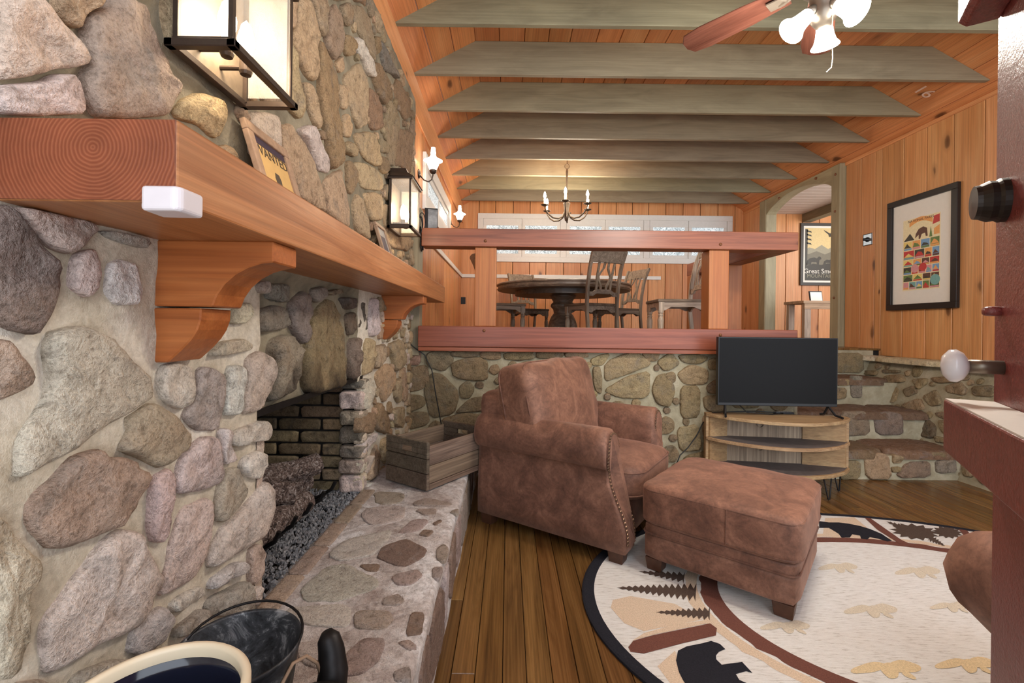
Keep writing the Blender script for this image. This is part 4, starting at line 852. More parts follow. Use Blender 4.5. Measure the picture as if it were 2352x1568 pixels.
for i in range(n_):
    a = wx0 + e + i * (ww + gap)
    if i < n_ - 1: loc(MB().box(a + ww, a + ww + gap, DW - .025, DW + .01, wz0 + e, wz1 - e), wp).build('mullion', 'white_paint', win, bevel=.003)
    for h_ in range(2):
        x0, x1 = a + .005 + h_ * ww / 2, a - .005 + (h_ + 1) * ww / 2; f_ = .055; y0 = DW - (.012 if h_ else .008)
        b = MB(); b.box(x0, x1, y0 - .012, y0 + .012, wz1 - e - f_ - .06, wz1 - e).box(x0, x1, y0 - .012, y0 + .012, wz0 + e, wz0 + e + f_).box(x0, x0 + f_, y0 - .012, y0 + .012, wz0 + e + f_, wz1 - e - f_ - .06).box(x1 - f_, x1, y0 - .012, y0 + .012, wz0 + e + f_, wz1 - e - f_ - .06)
        s_ = loc(b, wp).build('sash', 'white_paint', win, bevel=.003)
        loc(MB().box(x0 + f_, x1 - f_, y0 - .003, y0 + .003, wz0 + e + f_, wz1 - e - f_ - .06), wp).build('pane', 'privacy_glass', s_)
# window in the left wall of the dining area
p0 = on_x(968, 345, XL); y0, y1 = 4.28, 6.15; z1 = p0.z + .02; z0 = 2.3
win2 = bpy.data.objects.new('window_2', None); C.objects.link(win2); win2.location = (XL, (y0 + y1) / 2, z0); win2['kind'] = 'structure'; win2['label'] = 'white-framed window in the dining left wall'
wp = win2.location.copy(); e = .13
b = MB(); b.box(XL - .01, XL + .03, y0, y1, z1 - e, z1).box(XL - .01, XL + .03, y0, y1, z0, z0 + e).box(XL - .01, XL + .03, y0, y0 + e, z0 + e, z1 - e).box(XL - .01, XL + .03, y1 - e, y1, z0 + e, z1 - e)
loc(b, wp).build('casing', 'white_paint', win2, bevel=.004)
b = MB(); e2 = .06; ya, yb, za, zb_ = y0 + e, y1 - e, z0 + e, z1 - e
b.box(XL - .01, XL + .012, ya, yb, zb_ - e2, zb_).box(XL - .01, XL + .012, ya, yb, za, za + e2).box(XL - .01, XL + .012, ya, ya + e2, za + e2, zb_ - e2).box(XL - .01, XL + .012, yb - e2, yb, za + e2, zb_ - e2).box(XL - .01, XL + .012, (ya + yb) / 2 - .03, (ya + yb) / 2 + .03, za + e2, zb_ - e2)
loc(b, wp).build('sash', 'white_paint', win2, bevel=.003)
loc(MB().box(XL - .006, XL + .001, ya, yb, za, zb_), wp).build('pane', 'privacy_glass', win2)
# ---------------------------------------------------------------- sconces
def sconce(D, zz, label):
    p = thing('wall_sconce', label, 'sconce', (XL, D, zz), 0, 'lit sconces on the dining left wall')
    MB().lathe([(0, 0), (.04, 0), (.042, .006), (.03, .014), (0, .02)], 20, Matrix.Rotation(math.pi / 2, 4, 'Y')).build('back_plate', 'bronze', p, smooth=True)
    MB().tube([(.01, 0, -.01), (.05, 0, -.055), (.09, 0, -.07), (.12, 0, -.05), (.13, 0, -.01), (.13, 0, .01)], .006, 8).build('arm', 'bronze', p, smooth=True)
    T = Matrix.Translation((.13, 0, 0))
    MB().lathe([(0, 0), (.02, .004), (.03, .016), (.034, .03), (.03, .036), (0, .036)], 20, T).build('cup', 'bronze', p, smooth=True)
    MB().lathe([(.026, .03), (.04, .06), (.052, .09), (.055, .115), (.045, .13)], 24, T).build('glass_body', 'shade_lit', p, smooth=True)
    MB().lathe([(.085, .118), (.06, .13), (.032, .15), (.022, .17), (.024, .19), (.02, .21), (.018, .235), (.016, .235)], 24, T).build('smoke_bell', 'shade_lit', p, smooth=True)
    lamp('sconce_light', (.13, 0, .09), 30.0, (1, .87, .68), .05, p)
sconce(4.08, on_x(957, 392, XL).z, 'oil-lamp style sconce lit beside the white left window, nearer one')
sconce(6.32, on_x(1031, 505, XL).z, 'oil-lamp style sconce lit near the far dining corner')
# ---------------------------------------------------------------- things at the rail end
t = NT('photo_grey'); v = t.coords(); n1 = t.noise(v, 9, 5); t.out(t.ramp(n1, [(.3, lin(60, 60, 62)), (.6, lin(150, 150, 150)), (.8, lin(210, 210, 210))]), .4)
pf = thing('framed_photograph', 'small black framed grey photograph standing on the rail by the left wall', 'photograph', (-.66, DB + .02, H + .781), .25)
MB().box(-.03, .075, 0, .012, 0, .19, Matrix.Rotation(-.12, 4, 'X')).build('frame', 'frame_black', pf, bevel=.002, seg=1)
MB().box(-.004, .07, -.002, .0, .012, .178, Matrix.Rotation(-.12, 4, 'X')).build('photo', 'photo_grey', pf)
hkp = on_y(966, 520, DB - .05)
b = MB(); rg = random.Random(4)
for k in range(4):
    cx, cz, rr = rg.uniform(-.012, .012), .02 + rg.uniform(-.02, .02), rg.uniform(.045, .065)
    b.tube([(cx + rr * .45 * math.cos(a), .01 * k - .02, cz + rr * math.sin(a) * 1.3) for a in [2 * math.pi * i / 18 for i in range(19)]], .0035, 6)
hk2 = thing('coiled_cord', 'coil of black cord hanging at the left end of the rail', 'cord', (hkp.x, DB - .05, hkp.z))
b.build('loops', 'cord_black', hk2, smooth=True)
b = MB(); b.tube([(0, 0, 0), (.004, -.004, -.08), (.0, 0, -.16), (.012, 0, -.2)], .006, 6).tube([(.012, .01, -.03), (.014, .01, -.1), (.02, .0, -.19)], .008, 6); b.build('hanging_end', 'iron', hk2, smooth=True)
cd = [on_y(937, 700, DB - .06), on_y(934, 780, DB - .06), on_y(948, 795, DB - .06), on_y(975, 815, DB - .045), on_y(992, 850, DB - .045), on_y(1000, 900, DB - .05), on_y(1013, 972, DB - .06), on_y(1015, 1000, DB - .08)]
tag(MB().tube(cd, .0045, 8).build('power_cord', 'cord_black', None, smooth=True), 'thin black power cord running down the stone behind the crate', 'cord')
# outlet and switch
oc = on_y(1064, 690, DW)
ou = thing('wall_outlet', 'dark outlet plate on the dining back wall below the chair rail', 'outlet', (oc.x, DW, oc.z - .06))
MB().box(-.04, .04, -.008, 0, 0, .12).build('plate', 'dark_plastic', ou, bevel=.003)
for z_ in (.03, .09): MB().box(-.015, .015, -.010, -.006, z_ - .014, z_ + .014).build('receptacle', 'black_metal', ou, bevel=.002)
sw = on_x(1994, 550, XR - .016)
so = thing('light_switch', 'black rotary dimmer on a mirrored square plate on the right pine wall', 'switch', (XR - .016, sw.y, sw.z))
t = NT('mirror_plate'); t.out((.75, .75, .75, 1), .12, .9)
MB().box(-.008, 0, -.065, .065, -.065, .065).build('plate', 'mirror_plate', so, bevel=.003)
b = MB(); b.box(-.0095, -.008, -.065, .065, .058, .065).box(-.0095, -.008, -.065, .065, -.065, -.058).box(-.0095, -.008, -.065, -.058, -.058, .058).box(-.0095, -.008, .058, .065, -.058, .058); b.build('plate_border', 'dark_plastic', so)
MB().lathe([(0, 0), (.026, 0), (.026, .008), (.02, .012), (.016, .035), (.014, .045), (0, .046)], 18, Matrix.Translation((-.008, 0, 0)) @ Matrix.Rotation(-math.pi / 2, 4, 'Y')).build('knob', 'dark_plastic', so, smooth=True)
# ---------------------------------------------------------------- upholstery
t = NT('suede'); v = t.coords(rnd=False); n1 = t.noise(v, 7, 6, .7, .8); n2 = t.noise(v, 55, 5, .75, .5); n3 = t.noise(v, 260, 2, .5)
c = t.ramp(n1, [(.3, lin(82, 54, 42)), (.48, lin(112, 77, 61)), (.7, lin(144, 103, 83))])
c = t.mix('MULTIPLY', .75, c, t.ramp(n2, [(.32, (.62, .6, .6, 1)), (.55, (1.02, 1.02, 1.02, 1)), (.7, (1.2, 1.18, 1.15, 1))]))
t.bump(t.math('ADD', n2, t.math('MULTIPLY', n3, .4)), .16, .004); t.out(t.mix('MULTIPLY', 1, c, t.tint()), .62, 0, .35)
t.p.inputs['Sheen Weight'].default_value = .35; t.p.inputs['Sheen Tint'].default_value = lin(214, 170, 150)
m_plain('dark_wood', lin(74, 46, 32), .45, var=.2); m_plain('nailhead', lin(120, 96, 78), .35, .8)
def sstep(a, b_, x): x = max(0, min(1, (x - a) / (b_ - a))); return x * x * (3 - 2 * x)
def foot(par, x_, y_, h=.068): MB().add([(x_ + a * s_, y_ + c_ * s_, z_) for s_, z_ in ((.034, 0), (.042, h)) for a, c_ in ((-1, -1), (1, -1), (1, 1), (-1, 1))], [(0, 3, 2, 1), (4, 5, 6, 7), (0, 1, 5, 4), (1, 2, 6, 5), (2, 3, 7, 6), (3, 0, 4, 7)]).build('foot', 'dark_wood', par, bevel=.003)
def piping(path, par, r=.005, mat='suede', col=(.8, .76, .74, 1)): MB().tube(path, r, 7).build('piping', mat, par, col, smooth=True)
def rect_loop(x0, x1, y0, y1, z, r=.05, n=5):
    pts = []
    for cx, cy, a0 in ((x1 - r, y1 - r, 0), (x0 + r, y1 - r, 90), (x0 + r, y0 + r, 180), (x1 - r, y0 + r, 270)):
        pts += [(cx + r * math.cos(math.radians(a0 + 90 * i / n)), cy + r * math.sin(math.radians(a0 + 90 * i / n)), z) for i in range(n + 1)]
    return pts + [pts[0]]
def arm_profile(sgn):
    # (y, z) outline of a rolled arm, outer side first
    pr = [(.447, .066), (.450, .16), (.446, .28), (.440, .40), (.438, .468), (.462, .480), (.486, .510), (.496, .556), (.490, .604), (.468, .646), (.432, .672), (.39, .678), (.348, .664), (.318, .63), (.305, .585), (.303, .52), (.303, .40), (.303, .22), (.303, .066)]
    return [(sgn * y, z) for y, z in pr]
def build_arm(par, sgn, L, wide=1.0):
    x_back = -L / 2; rows = []
    def xf(z): return L / 2 + .005 - .105 * sstep(.14, .46, z) + .012 * math.sin(max(0, z - .46) * 14)
    pr = arm_profile(sgn)
    for s_ in (0, .03, .2, .4, .6, .8, .93, .985, 1.0):
        row = []
        for y, z in pr:
            cy, cz = sgn * .385, .40; k = 1.0
            if s_ == 1.0: k = .93
            if s_ == 0: k = .96
            yy, zz = cy + (y - cy) * k, (cz + (z - cz) * (k if z > .1 else 1)); row.append((x_back + (xf(z) - x_back) * s_, yy, zz))
        rows.append(row)
    a = MB().grid(rows, closed=True, capends=True).build('arm', 'suede', par, smooth=True)
    # raised front facing and nailheads
    fpr = [(sgn * (.385 + (abs(y) - .385) * .72), .40 + (z - .40) * .91) for y, z in pr]
    b = MB(); n = len(fpr); b.v = [(xf(z) - .004, y, z) for y, z in fpr] + [(xf(z) + .014, sgn * (.385 + (abs(y) - .385) * .9), z * .985 + .006) for y, z in fpr]
    b.f = [(i, (i + 1) % n, n + (i + 1) % n, n + i) for i in range(n)] + [tuple(range(n, 2 * n))]
    b.build('front_facing', 'suede', a, (.92, .9, .88, 1), smooth=False)
    loop = resample([Vector((0, y, z)) for y, z in fpr], 74); nb = MB()
    for p in loop:
        if p.z < .10: continue
        nb.lathe([(.0085, 0), (.007, .004), (.003, .0065), (0, .007)], 6, Matrix.Translation((xf(p.z) + .007, p.y * 1.0, p.z)) @ Matrix.Rotation(math.pi / 2, 4, 'Y'))
    nb.build('nailhead_trim', 'nailhead', a, kind='stuff')
    return a
def armchair(loc_, rz, label):
    L = .93
    p = thing('armchair', label, 'armchair', loc_, rz)
    MB().puff(0, 0, .185, L / 2 - .03, .31, .12, 14, 6).build('seat_deck', 'suede', p, (.85, .83, .82, 1), smooth=True)
    for s_ in (-1, 1): build_arm(p, s_, L)
    M = Matrix.Translation((-.36, 0, .43)) @ Matrix.Rotation(-.06, 4, 'Y')
    MB().puff(0, 0, 0, .105, .428, .372, 14, 10, 0, m=M).build('back_frame', 'suede', p, smooth=True)
    cu = MB().puff(.10, 0, .37, .40, .318, .10, 7, 10, .28, 3, .006).build('seat_cushion', 'suede', p, smooth=True)
    piping(rect_loop(-.295, .497, -.315, .315, .432, .11, 8), cu); piping(rect_loop(-.295, .497, -.315, .315, .308, .11, 8), cu)
    M = Matrix.Translation((-.18, -.035, .70)) @ Matrix.Rotation(-.24, 4, 'Y') @ Matrix.Rotation(math.pi / 2, 4, 'Y')
    bc = MB().puff(0, 0, 0, .285, .425, .135, 7, 12, .4, 8, .014, M).build('back_cushion', 'suede', p, (1.05, 1.04, 1.0, 1), smooth=True)
    for zz in (.085, -.085): MB().tube([M @ Vector(q) for q in rect_loop(-.279, .279, -.418, .418, zz, .095, 8)], .005, 7).build('piping', 'suede', bc, (.8, .76, .74, 1), smooth=True)
    for x_, y_ in ((L / 2 - .05, -.40), (L / 2 - .05, .40), (-L / 2 + .06, -.40), (-L / 2 + .06, .40)): foot(p, x_, y_)
    return p
armchair((.462, 2.90, 0), -.602, 'brown suede rolled-arm armchair with nailhead trim beside the hearth')
def ottoman(loc_, rz):
    p = thing('ottoman', 'square brown suede ottoman with piped cushion in front of the armchair', 'ottoman', loc_, rz)
    l, w_ = .335, .345
    MB().puff(0, 0, .126, l * .985, w_ * .985, .066, 18, 8).build('base', 'suede', p, smooth=True)
    MB().puff(0, 0, .205, l * .985, w_ * .985, .03, 16, 8).build('band', 'suede', p, (.95, .93, .92, 1), smooth=True)
    cu = MB().puff(0, 0, .325, l * 1.03, w_ * 1.03, .098, 11, 14, .26, 5, .004).build('cushion', 'suede', p, (1.06, 1.03, 1.0, 1), smooth=True)
    piping(rect_loop(-l * 1.015, l * 1.015, -w_ * 1.015, w_ * 1.015, .398, .072, 8), cu); piping(rect_loop(-l * 1.015, l * 1.015, -w_ * 1.015, w_ * 1.015, .25, .072, 8), cu)
    piping(rect_loop(-l * .985, l * .985, -w_ * .985, w_ * .985, .186, .045, 8), p)
    MB().tube([(.06, -w_ * 1.034, .245), (.06, -w_ * 1.036, .32), (.06, -w_ * 1.03, .40)], .0025, 6).build('seam', 'suede', cu, (.7, .66, .64, 1))
    for x_ in (-1, 1):
        for y_ in (-1, 1): foot(p, x_ * (l - .06), y_ * (w_ - .06), .062)
ottoman((1.145, 2.30, .0115), -.70)
# sofa whose rounded arm shows behind the open door
def sofa():
    p = thing('sofa', 'brown suede sofa mostly hidden behind the open red door', 'sofa', (1.70, .62, .0115), 0)
    M = Matrix.Rotation(math.pi, 4, 'Z')
    # arm runs along x, rounded front toward -x
    rows = []; pr = [(-.10, .07), (-.10, .30), (-.10, .44), (-.12, .48), (-.13, .54), (-.11, .59), (-.06, .63), (0, .64), (.06, .63), (.11, .59), (.13, .54), (.12, .48), (.10, .44), (.10, .30), (.10, .07)]
    for s_, k in ((0, .55), (.02, .85), (.07, 1), (.4, 1), (.8, 1), (1, 1)):
        rows.append([(-.44 + .17 * (1 - sstep(.2, .56, z)) * (1 - s_) + .88 * s_, .60 + y * k, .36 + (z - .36) * (k if z > .1 else 1)) for y, z in pr])
    MB().grid(rows, closed=True, capends=True).build('arm', 'suede', p, smooth=True)
    MB().puff(.05, .02, .20, .42, .52, .13, 12, 6).build('seat_deck', 'suede', p, smooth=True)
    MB().puff(.0, .0, .40, .42, .48, .08, 8, 8, .25).build('seat_cushion', 'suede', p, smooth=True)
    MB().puff(.40, .0, .45, .10, .56, .38, 10, 8).build('back_frame', 'suede', p, smooth=True)
    for x_ in (-.3, .4):
        for y_ in (-.42, .58): foot(p, x_, y_, .07)
sofa()
# ---------------------------------------------------------------- oval rug
t = NT('rug_field'); v = t.coords((1, 1, 1), rnd=False); n1 = t.noise(v, 5, 3); n2 = t.n('ShaderNodeMapping'); n2.inputs['Scale'].default_value = (18, 130, 1); n2.inputs['Rotation'].default_value = (0, 0, .5); t.l(v, n2.inputs[0]); n3 = t.noise(n2.outputs[0], 1, 4, .7); n4 = t.noise(v, 300, 2)
c = t.ramp(n3, [(.34, lin(178, 172, 164)), (.43, lin(210, 207, 202)), (.6, lin(220, 218, 214))]); c = t.mix('MULTIPLY', .5, c, t.ramp(n1, [(.35, (.95, .93, .9, 1)), (.65, (1, 1, 1, 1))])); t.bump(n4, .5, .004); t.out(c, .95, 0, .1)
for nm, cc in (('rug_black', lin(38, 38, 44)), ('rug_brown', lin(108, 70, 60)), ('rug_tan', lin(206, 184, 160)), ('rug_pine', lin(82, 68, 60)), ('rug_leaf', lin(204, 192, 172)), ('rug_gold', lin(212, 190, 152))):
    t = NT(nm); v = t.coords(rnd=False); n1 = t.noise(v, 220, 2); t.bump(n1, .5, .003); t.out(t.mix('MULTIPLY', 1, t.ramp(n1, [(.3, (.8, .8, .8, 1)), (.7, (1.15, 1.15, 1.15, 1))]), cc), .95, 0, .1)
RC, RA, RB_ = (1.865, 1.955), 1.515, 1.015
rug = thing('oval_rug', 'large oval cream rug with black bears, pine trees and branch border', 'rug', (RC[0], RC[1], 0))
def ell(k, n=120, z=.008): return [(RA * k * math.cos(2 * math.pi * i / n), RB_ * k * math.sin(2 * math.pi * i / n), z) for i in range(n)]
def ring(k0, k1, z, n=120, rag=0.0):
    a, b_ = [], []
    for i in range(n):
        th = 2 * math.pi * i / n; j = rag * noise.noise(Vector((math.cos(th) * 14, math.sin(th) * 14, 2)))
        a.append((RA * (k0 + j) * math.cos(th), RB_ * (k0 + j) * math.sin(th), z)); b_.append((RA * k1 * math.cos(th), RB_ * k1 * math.sin(th), z))
    return MB().grid([a, b_], closed=True)
MB().grid([ell(1, z=0), ell(1, z=.006), ell(.996, z=.009)], closed=True, capends=True).build('field', 'rug_field', rug)
MB().grid([ell(1.006, z=0), ell(1.006, z=.009), ell(1.0, z=.0115), ell(.972, z=.0115), ell(.970, z=.009)], closed=True).build('black_binding', 'rug_black', rug)
ring(.655, .60, .0098, 160, .012).build('branch_ring', 'rug_brown', rug)
ring(.70, .662, .0096, 160, .012).build('branch_highlight', 'rug_tan', rug)
PZ = [0]
def patch(name, mat, pts, cr_='U', z=.0103):
    PZ[0] += 1; z += PZ[0] * .00003
    q = [on_z(a, b_, z) for a, b_ in px(cr_, pts)] if cr_ else [Vector((a, b_, z)) for a, b_ in pts]
    b = MB(); n = len(q); b.v = [(p.x - RC[0], p.y - RC[1], z) for p in q]; b.f = [tuple(range(n))]
    return b.build(name, mat, rug)
patch('bear', 'rug_black', [(575,880),(620,858),(700,842),(745,830),(790,845),(818,872),(785,886),(770,905),(772,925),(800,952),(850,945),(905,938),(958,995),(925,985),(872,1000),(890,1030),(960,1060),(1010,1085),(950,1100),(880,1090),(820,1120),(700,1125),(640,1090),(600,1030),(580,990),(565,930)])
patch('bear', 'rug_black', [(1300,215),(1350,222),(1400,222),(1450,228),(1510,240),(1560,255),(1620,280),(1650,300),(1675,316),(1650,320),(1600,305),(1560,298),(1548,310),(1515,305),(1510,290),(1470,283),(1458,300),(1415,300),(1400,280),(1350,250),(1300,250)])
for pts in ([(320,862),(345,830),(450,800),(740,740),(775,765),(770,802),(600,842),(400,895),(332,886)], [(1525,190),(1560,198),(1720,310),(1795,345),(1735,345),(1600,260)], [(2010,250),(2050,253),(2160,372),(2130,385),(2062,312)]): patch('branch', 'rug_brown', pts)
patch('branch_highlight', 'rug_tan', [(340,830),(450,798),(735,738),(740,720),(560,745),(400,790)], z=.0100)
patch('ground_tint', 'rug_tan', [(240,620),(330,600),(560,640),(700,720),(600,740),(400,780),(300,740),(230,660)], z=.0094)
patch('ground_tint', 'rug_tan', [(470,960),(560,880),(600,1000),(640,1090),(560,1080)], z=.0094); patch('ground_tint', 'rug_tan', [(1330,200),(1480,195),(1560,260),(1660,330),(1400,310),(1320,280)], z=.0094)
def pine(x0, y0, x1, y1, w_, n=11):
    d = Vector((x1 - x0, y1 - y0)); nn = Vector((-d.y, d.x)).normalized(); up, dn = [], []
    for i in range(n + 1):
        f = i / n; ww = w_ * (f ** .7)
        q = Vector((x0, y0)) + d * f; up += [q + nn * ww * .35, q + d * .03 + nn * ww]; dn += [q - nn * ww * .35, q + d * .03 - nn * ww]
    patch('pine_tree', 'rug_pine', [(p.x, p.y) for p in up] + [(p.x, p.y) for p in dn[::-1]])
pine(248, 556, 655, 580, 48, 13); pine(452, 682, 730, 690, 36, 10); pine(365, 472, 600, 505, 30, 8)
def cone(cx, cy, a, b_, n=26):
    pts = []
    for i in range(n):
        th = 2 * math.pi * i / n; k = 1.0 if i % 2 else .72; pts.append((cx + a * k * math.cos(th), cy + b_ * k * math.sin(th) + .28 * a * k * math.cos(th) * .4))
    patch('pine_cone', 'rug_pine', pts)
cone(1790, 270, 130, 42); cone(1960, 272, 80, 32); pine(1640, 215, 1760, 260, 22, 6); pine(1950, 345, 1870, 300, 22, 6)
def leafm(cx, cy, s_, mat):
    for k, (ang, dist, la, lb) in enumerate(((2.8, .62, .55, .24), (.25, .55, .5, .30), (1.3, .36, .42, .26), (.75, .9, .28, .10))):
        ex, ey = cx + s_ * dist * math.cos(ang), cy + s_ * dist * .55 * math.sin(ang)
        pts = []
        for i in range(18):
            th = 2 * math.pi * i / 18; u_, v_ = la * math.cos(th), lb * math.sin(th) * (1 + .12 * math.cos(3 * th)); pts.append((ex + s_ * (u_ * math.cos(ang) - v_ * math.sin(ang)), ey + s_ * .6 * (u_ * math.sin(ang) + v_ * math.cos(ang))))
        patch('leaf_motif', mat, pts, z=.0094 + k * .00012)
for cx, cy, s_, mt in ((1400, 440, 95, 'rug_leaf'), (1810, 460, 110, 'rug_leaf'), (1570, 655, 130, 'rug_leaf'), (1130, 740, 120, 'rug_leaf'), (1650, 950, 170, 'rug_gold'), (2060, 930, 150, 'rug_gold'), (1980, 640, 100, 'rug_leaf')): leafm(cx, cy, s_, mt)
# ---------------------------------------------------------------- corner TV stand, television and remote
m_wood('stand_wood', lin(128, 98, 68), lin(164, 132, 96), lin(186, 158, 120), 'x', along=1.6, across=16, knots=.3, rough=.6, fine=.3); m_plain('stand_dark', lin(92, 84, 82), .6, var=.2, scale=18)
Lf, Rt = on_z(1617, 945, .55), on_z(1942, 956, .55); mid = (Lf + Rt) / 2; wS = (Rt - Lf).length; aS = math.atan2(Rt.y - Lf.y, Rt.x - Lf.x)
sd = thing('tv_stand', 'bow-front rustic wooden TV stand with three shelves on hairpin legs', 'tv stand', (mid.x, mid.y, 0), aS)
def bow(dep, inset=0.0, n=16, back=.0): hw = wS / 2 - inset; return [(-hw, back), (-hw, -.06)] + [(-hw + 2 * hw * i / n, -.06 - (dep - .06) * math.sin(math.pi * i / n) ** .75) for i in range(1, n)] + [(hw, -.06), (hw, back)]
for z0, z1, d_, nm in ((.525, .55, .34, 'top'), (.345, .368, .33, 'shelf'), (.150, .175, .33, 'bottom_shelf')):
    s_ = MB().prism(bow(d_), 'z', z0, z1).build(nm, 'stand_wood', sd, jit((1, .98, .95, 1), .05), bevel=.003, seg=1)
    if nm != 'top': MB().prism([(x_ * .97, y_ * .93) for x_, y_ in bow(d_)], 'z', z1 - .001, z1 + .002).build('shelf_face', 'stand_dark', s_)
for s_ in (-1, 1): MB().box(s_ * (wS / 2 - .012) - .011, s_ * (wS / 2 - .012) + .011, -.05, .0, .175, .525).build('end_upright', 'stand_wood', sd, bevel=.003, seg=1)
MB().box(-wS / 2 + .02, wS / 2 - .02, -.004, .01, .175, .525).build('back_panel', 'weathered_z', sd, (1.35, 1.25, 1.15, 1))
MB().prism([(wS / 2 - .02, -.05), (wS / 2 - .3, -.005), (wS / 2 - .31, -.015), (wS / 2 - .03, -.06)], 'z', .175, .525).build('side_panel', 'stand_wood', sd, (1, .95, .85, 1))
MB().prism([(-wS / 2 + .02, -.05), (-wS / 2 + .16, -.005), (-wS / 2 + .17, -.015), (-wS / 2 + .03, -.06)], 'z', .175, .525).build('side_panel', 'stand_wood', sd, (.95, .9, .8, 1))
for z_ in (.47, .29): MB().lathe([(0, -.006), (.024, -.006), (.024, .004)], 16, Matrix.Translation((-.10, -.008, z_)) @ Matrix.Rotation(math.pi / 2, 4, 'X')).build('cable_hole', 'soot', sd)
for x_, y_ in ((-.42, -.05), (.42, -.06), (-.25, -.26), (.25, -.26)):
    b = MB()
    b.tube([(x_ - .02, y_, .15), (x_ * 1.03 - .004, y_ - .01, .01), (x_ * 1.03, y_ - .01, .004), (x_ * 1.03 + .006, y_ - .01, .01), (x_ + .03, y_, .15)], .005, 6); b.build('hairpin_leg', 'iron', sd, smooth=True)
t = NT('screen'); t.out(lin(26, 26, 27), .35, 0, .06)
TL, TR = on_y(1650, 773, 3.42), on_y(1921, 777, 3.42); TB = on_y(1785, 932, 3.42).z; tw = TR.x - TL.x; tc_ = ((TL.x + TR.x) / 2, 3.42)
tv = thing('television', 'black flat screen television standing switched off on the corner stand', 'television', (tc_[0], tc_[1], .551), -.02)
z0, z1 = TB - .551, TL.z - .551
MB().box(-tw / 2, tw / 2, -.012, .03, z0, z1).build('casing', 'dark_plastic', tv, bevel=.004)
MB().box(-tw / 2 + .008, tw / 2 - .008, -.0135, -.012, z0 + .022, z1 - .008).build('screen', 'screen', tv)
MB().box(-tw / 2 + .1, tw / 2 - .1, .03, .06, z0 + .03, z0 + .3).build('rear_housing', 'dark_plastic', tv, bevel=.01)
for s_ in (-1, 1):
    MB().tube([(s_ * (tw / 2 - .06), 0, z0 + .005), (s_ * (tw / 2 - .04), -.05, .02), (s_ * (tw / 2 - .02), -.10, .011)], .009, 6).tube([(s_ * (tw / 2 - .06), 0, z0 + .005), (s_ * (tw / 2 - .07), .03, .02), (s_ * (tw / 2 - .08), .06, .011)], .009, 6).build('foot', 'dark_plastic', tv)
rp = on_z(1800, 950, .552); rm = thing('remote_control', 'small black remote control lying on the TV stand', 'remote', (rp.x, rp.y, .5505), .05)
MB().box(-.075, .075, -.018, .018, 0, .016).build('body', 'dark_plastic', rm, bevel=.005)
b = MB()
for i in range(8):
    for j in range(3): b.box(-.06 + i * .015, -.052 + i * .015, -.011 + j * .009, -.005 + j * .009, .016, .018)
b.build('buttons', 'photo_grey', rm)
b = MB(); b.tube([(tc_[0] - .25, 3.50, .63), (tc_[0] - .2, 3.46, .57), (tc_[0] + .0, 3.47, .556), (tc_[0] + .1, 3.50, .56), (tc_[0] - .1, 3.52, .57), (tc_[0] - .45, 3.50, .56)], .004, 6)
tag(b.build('tv_cable', 'cord_black', None, smooth=True), 'black cable coiled on the stand beneath the television', 'cable')
cb = [on_y(1616, 968, 3.62), on_y(1600, 1000, 3.62), on_y(1580, 1028, 3.62), on_y(1562, 1045, 3.60), on_y(1550, 1075, 3.55)]
tag(MB().tube(cb, .0045, 6).build('stand_cord', 'cord_black', None, smooth=True), 'black cord drooping from the TV stand toward the armchair', 'cord')
# ---------------------------------------------------------------- ceiling fan
FX, FY = 1.283, 1.875
m_plain('pewter', lin(128, 118, 106), .35, .7, var=.08); m_wood('blade_wood', lin(50, 26, 20), lin(72, 41, 32), lin(92, 56, 45), 'x', along=1.2, across=14, knots=0, rough=.3)
m_emit('fan_glass', (1, .95, .86, 1), 7.0)
fan = thing('ceiling_fan', 'ceiling fan with reddish wood blades and lit glass shades', 'ceiling fan', (FX, FY, 2.455))
MB().lathe([(0, 1.10), (.07, 1.095), (.065, 1.045), (.02, 1.015), (.0, 1.015)], 24).tube([(0, 0, 1.05), (0, 0, .32)], .013, 12).build('canopy_and_rod', 'pewter', fan, smooth=True)
MB().lathe([(0, .33), (.05, .33), (.10, .30), (.115, .25), (.11, .19), (.075, .15), (.05, .13), (.045, .06), (.05, .03), (.03, .0), (0, -.005)], 32).build('motor_housing', 'pewter', fan, smooth=True)
a0 = math.atan2(.76, -.65)
for k in range(5):
    a = a0 + k * 2 * math.pi / 5; R = rotz(a)
    bl = MB().add([(x_, y_, z_ + y_ * .22 + .19) for z_ in (0, .007) for x_, y_ in ((.13, -.045), (.3, -.062), (.5, -.07), (.58, -.06), (.605, -.02), (.605, .02), (.58, .06), (.5, .07), (.3, .062), (.13, .045))], [tuple(range(10))[::-1], tuple(range(10, 20))] + [(i, (i + 1) % 10, 10 + (i + 1) % 10, 10 + i) for i in range(10)])
    bo = bl.build('blade', 'blade_wood', fan, bevel=.002, seg=1); bo.rotation_euler = (0, 0, a)
    MB().tube([(.09, 0, .20), (.13, .0, .175), (.17, -.02, .18)], .009, 8).tube([(.13, 0, .175), (.17, .02, .188)], .007, 8).box(.15, .21, -.03, .03, .178, .184).build('blade_iron', 'pewter', bo)
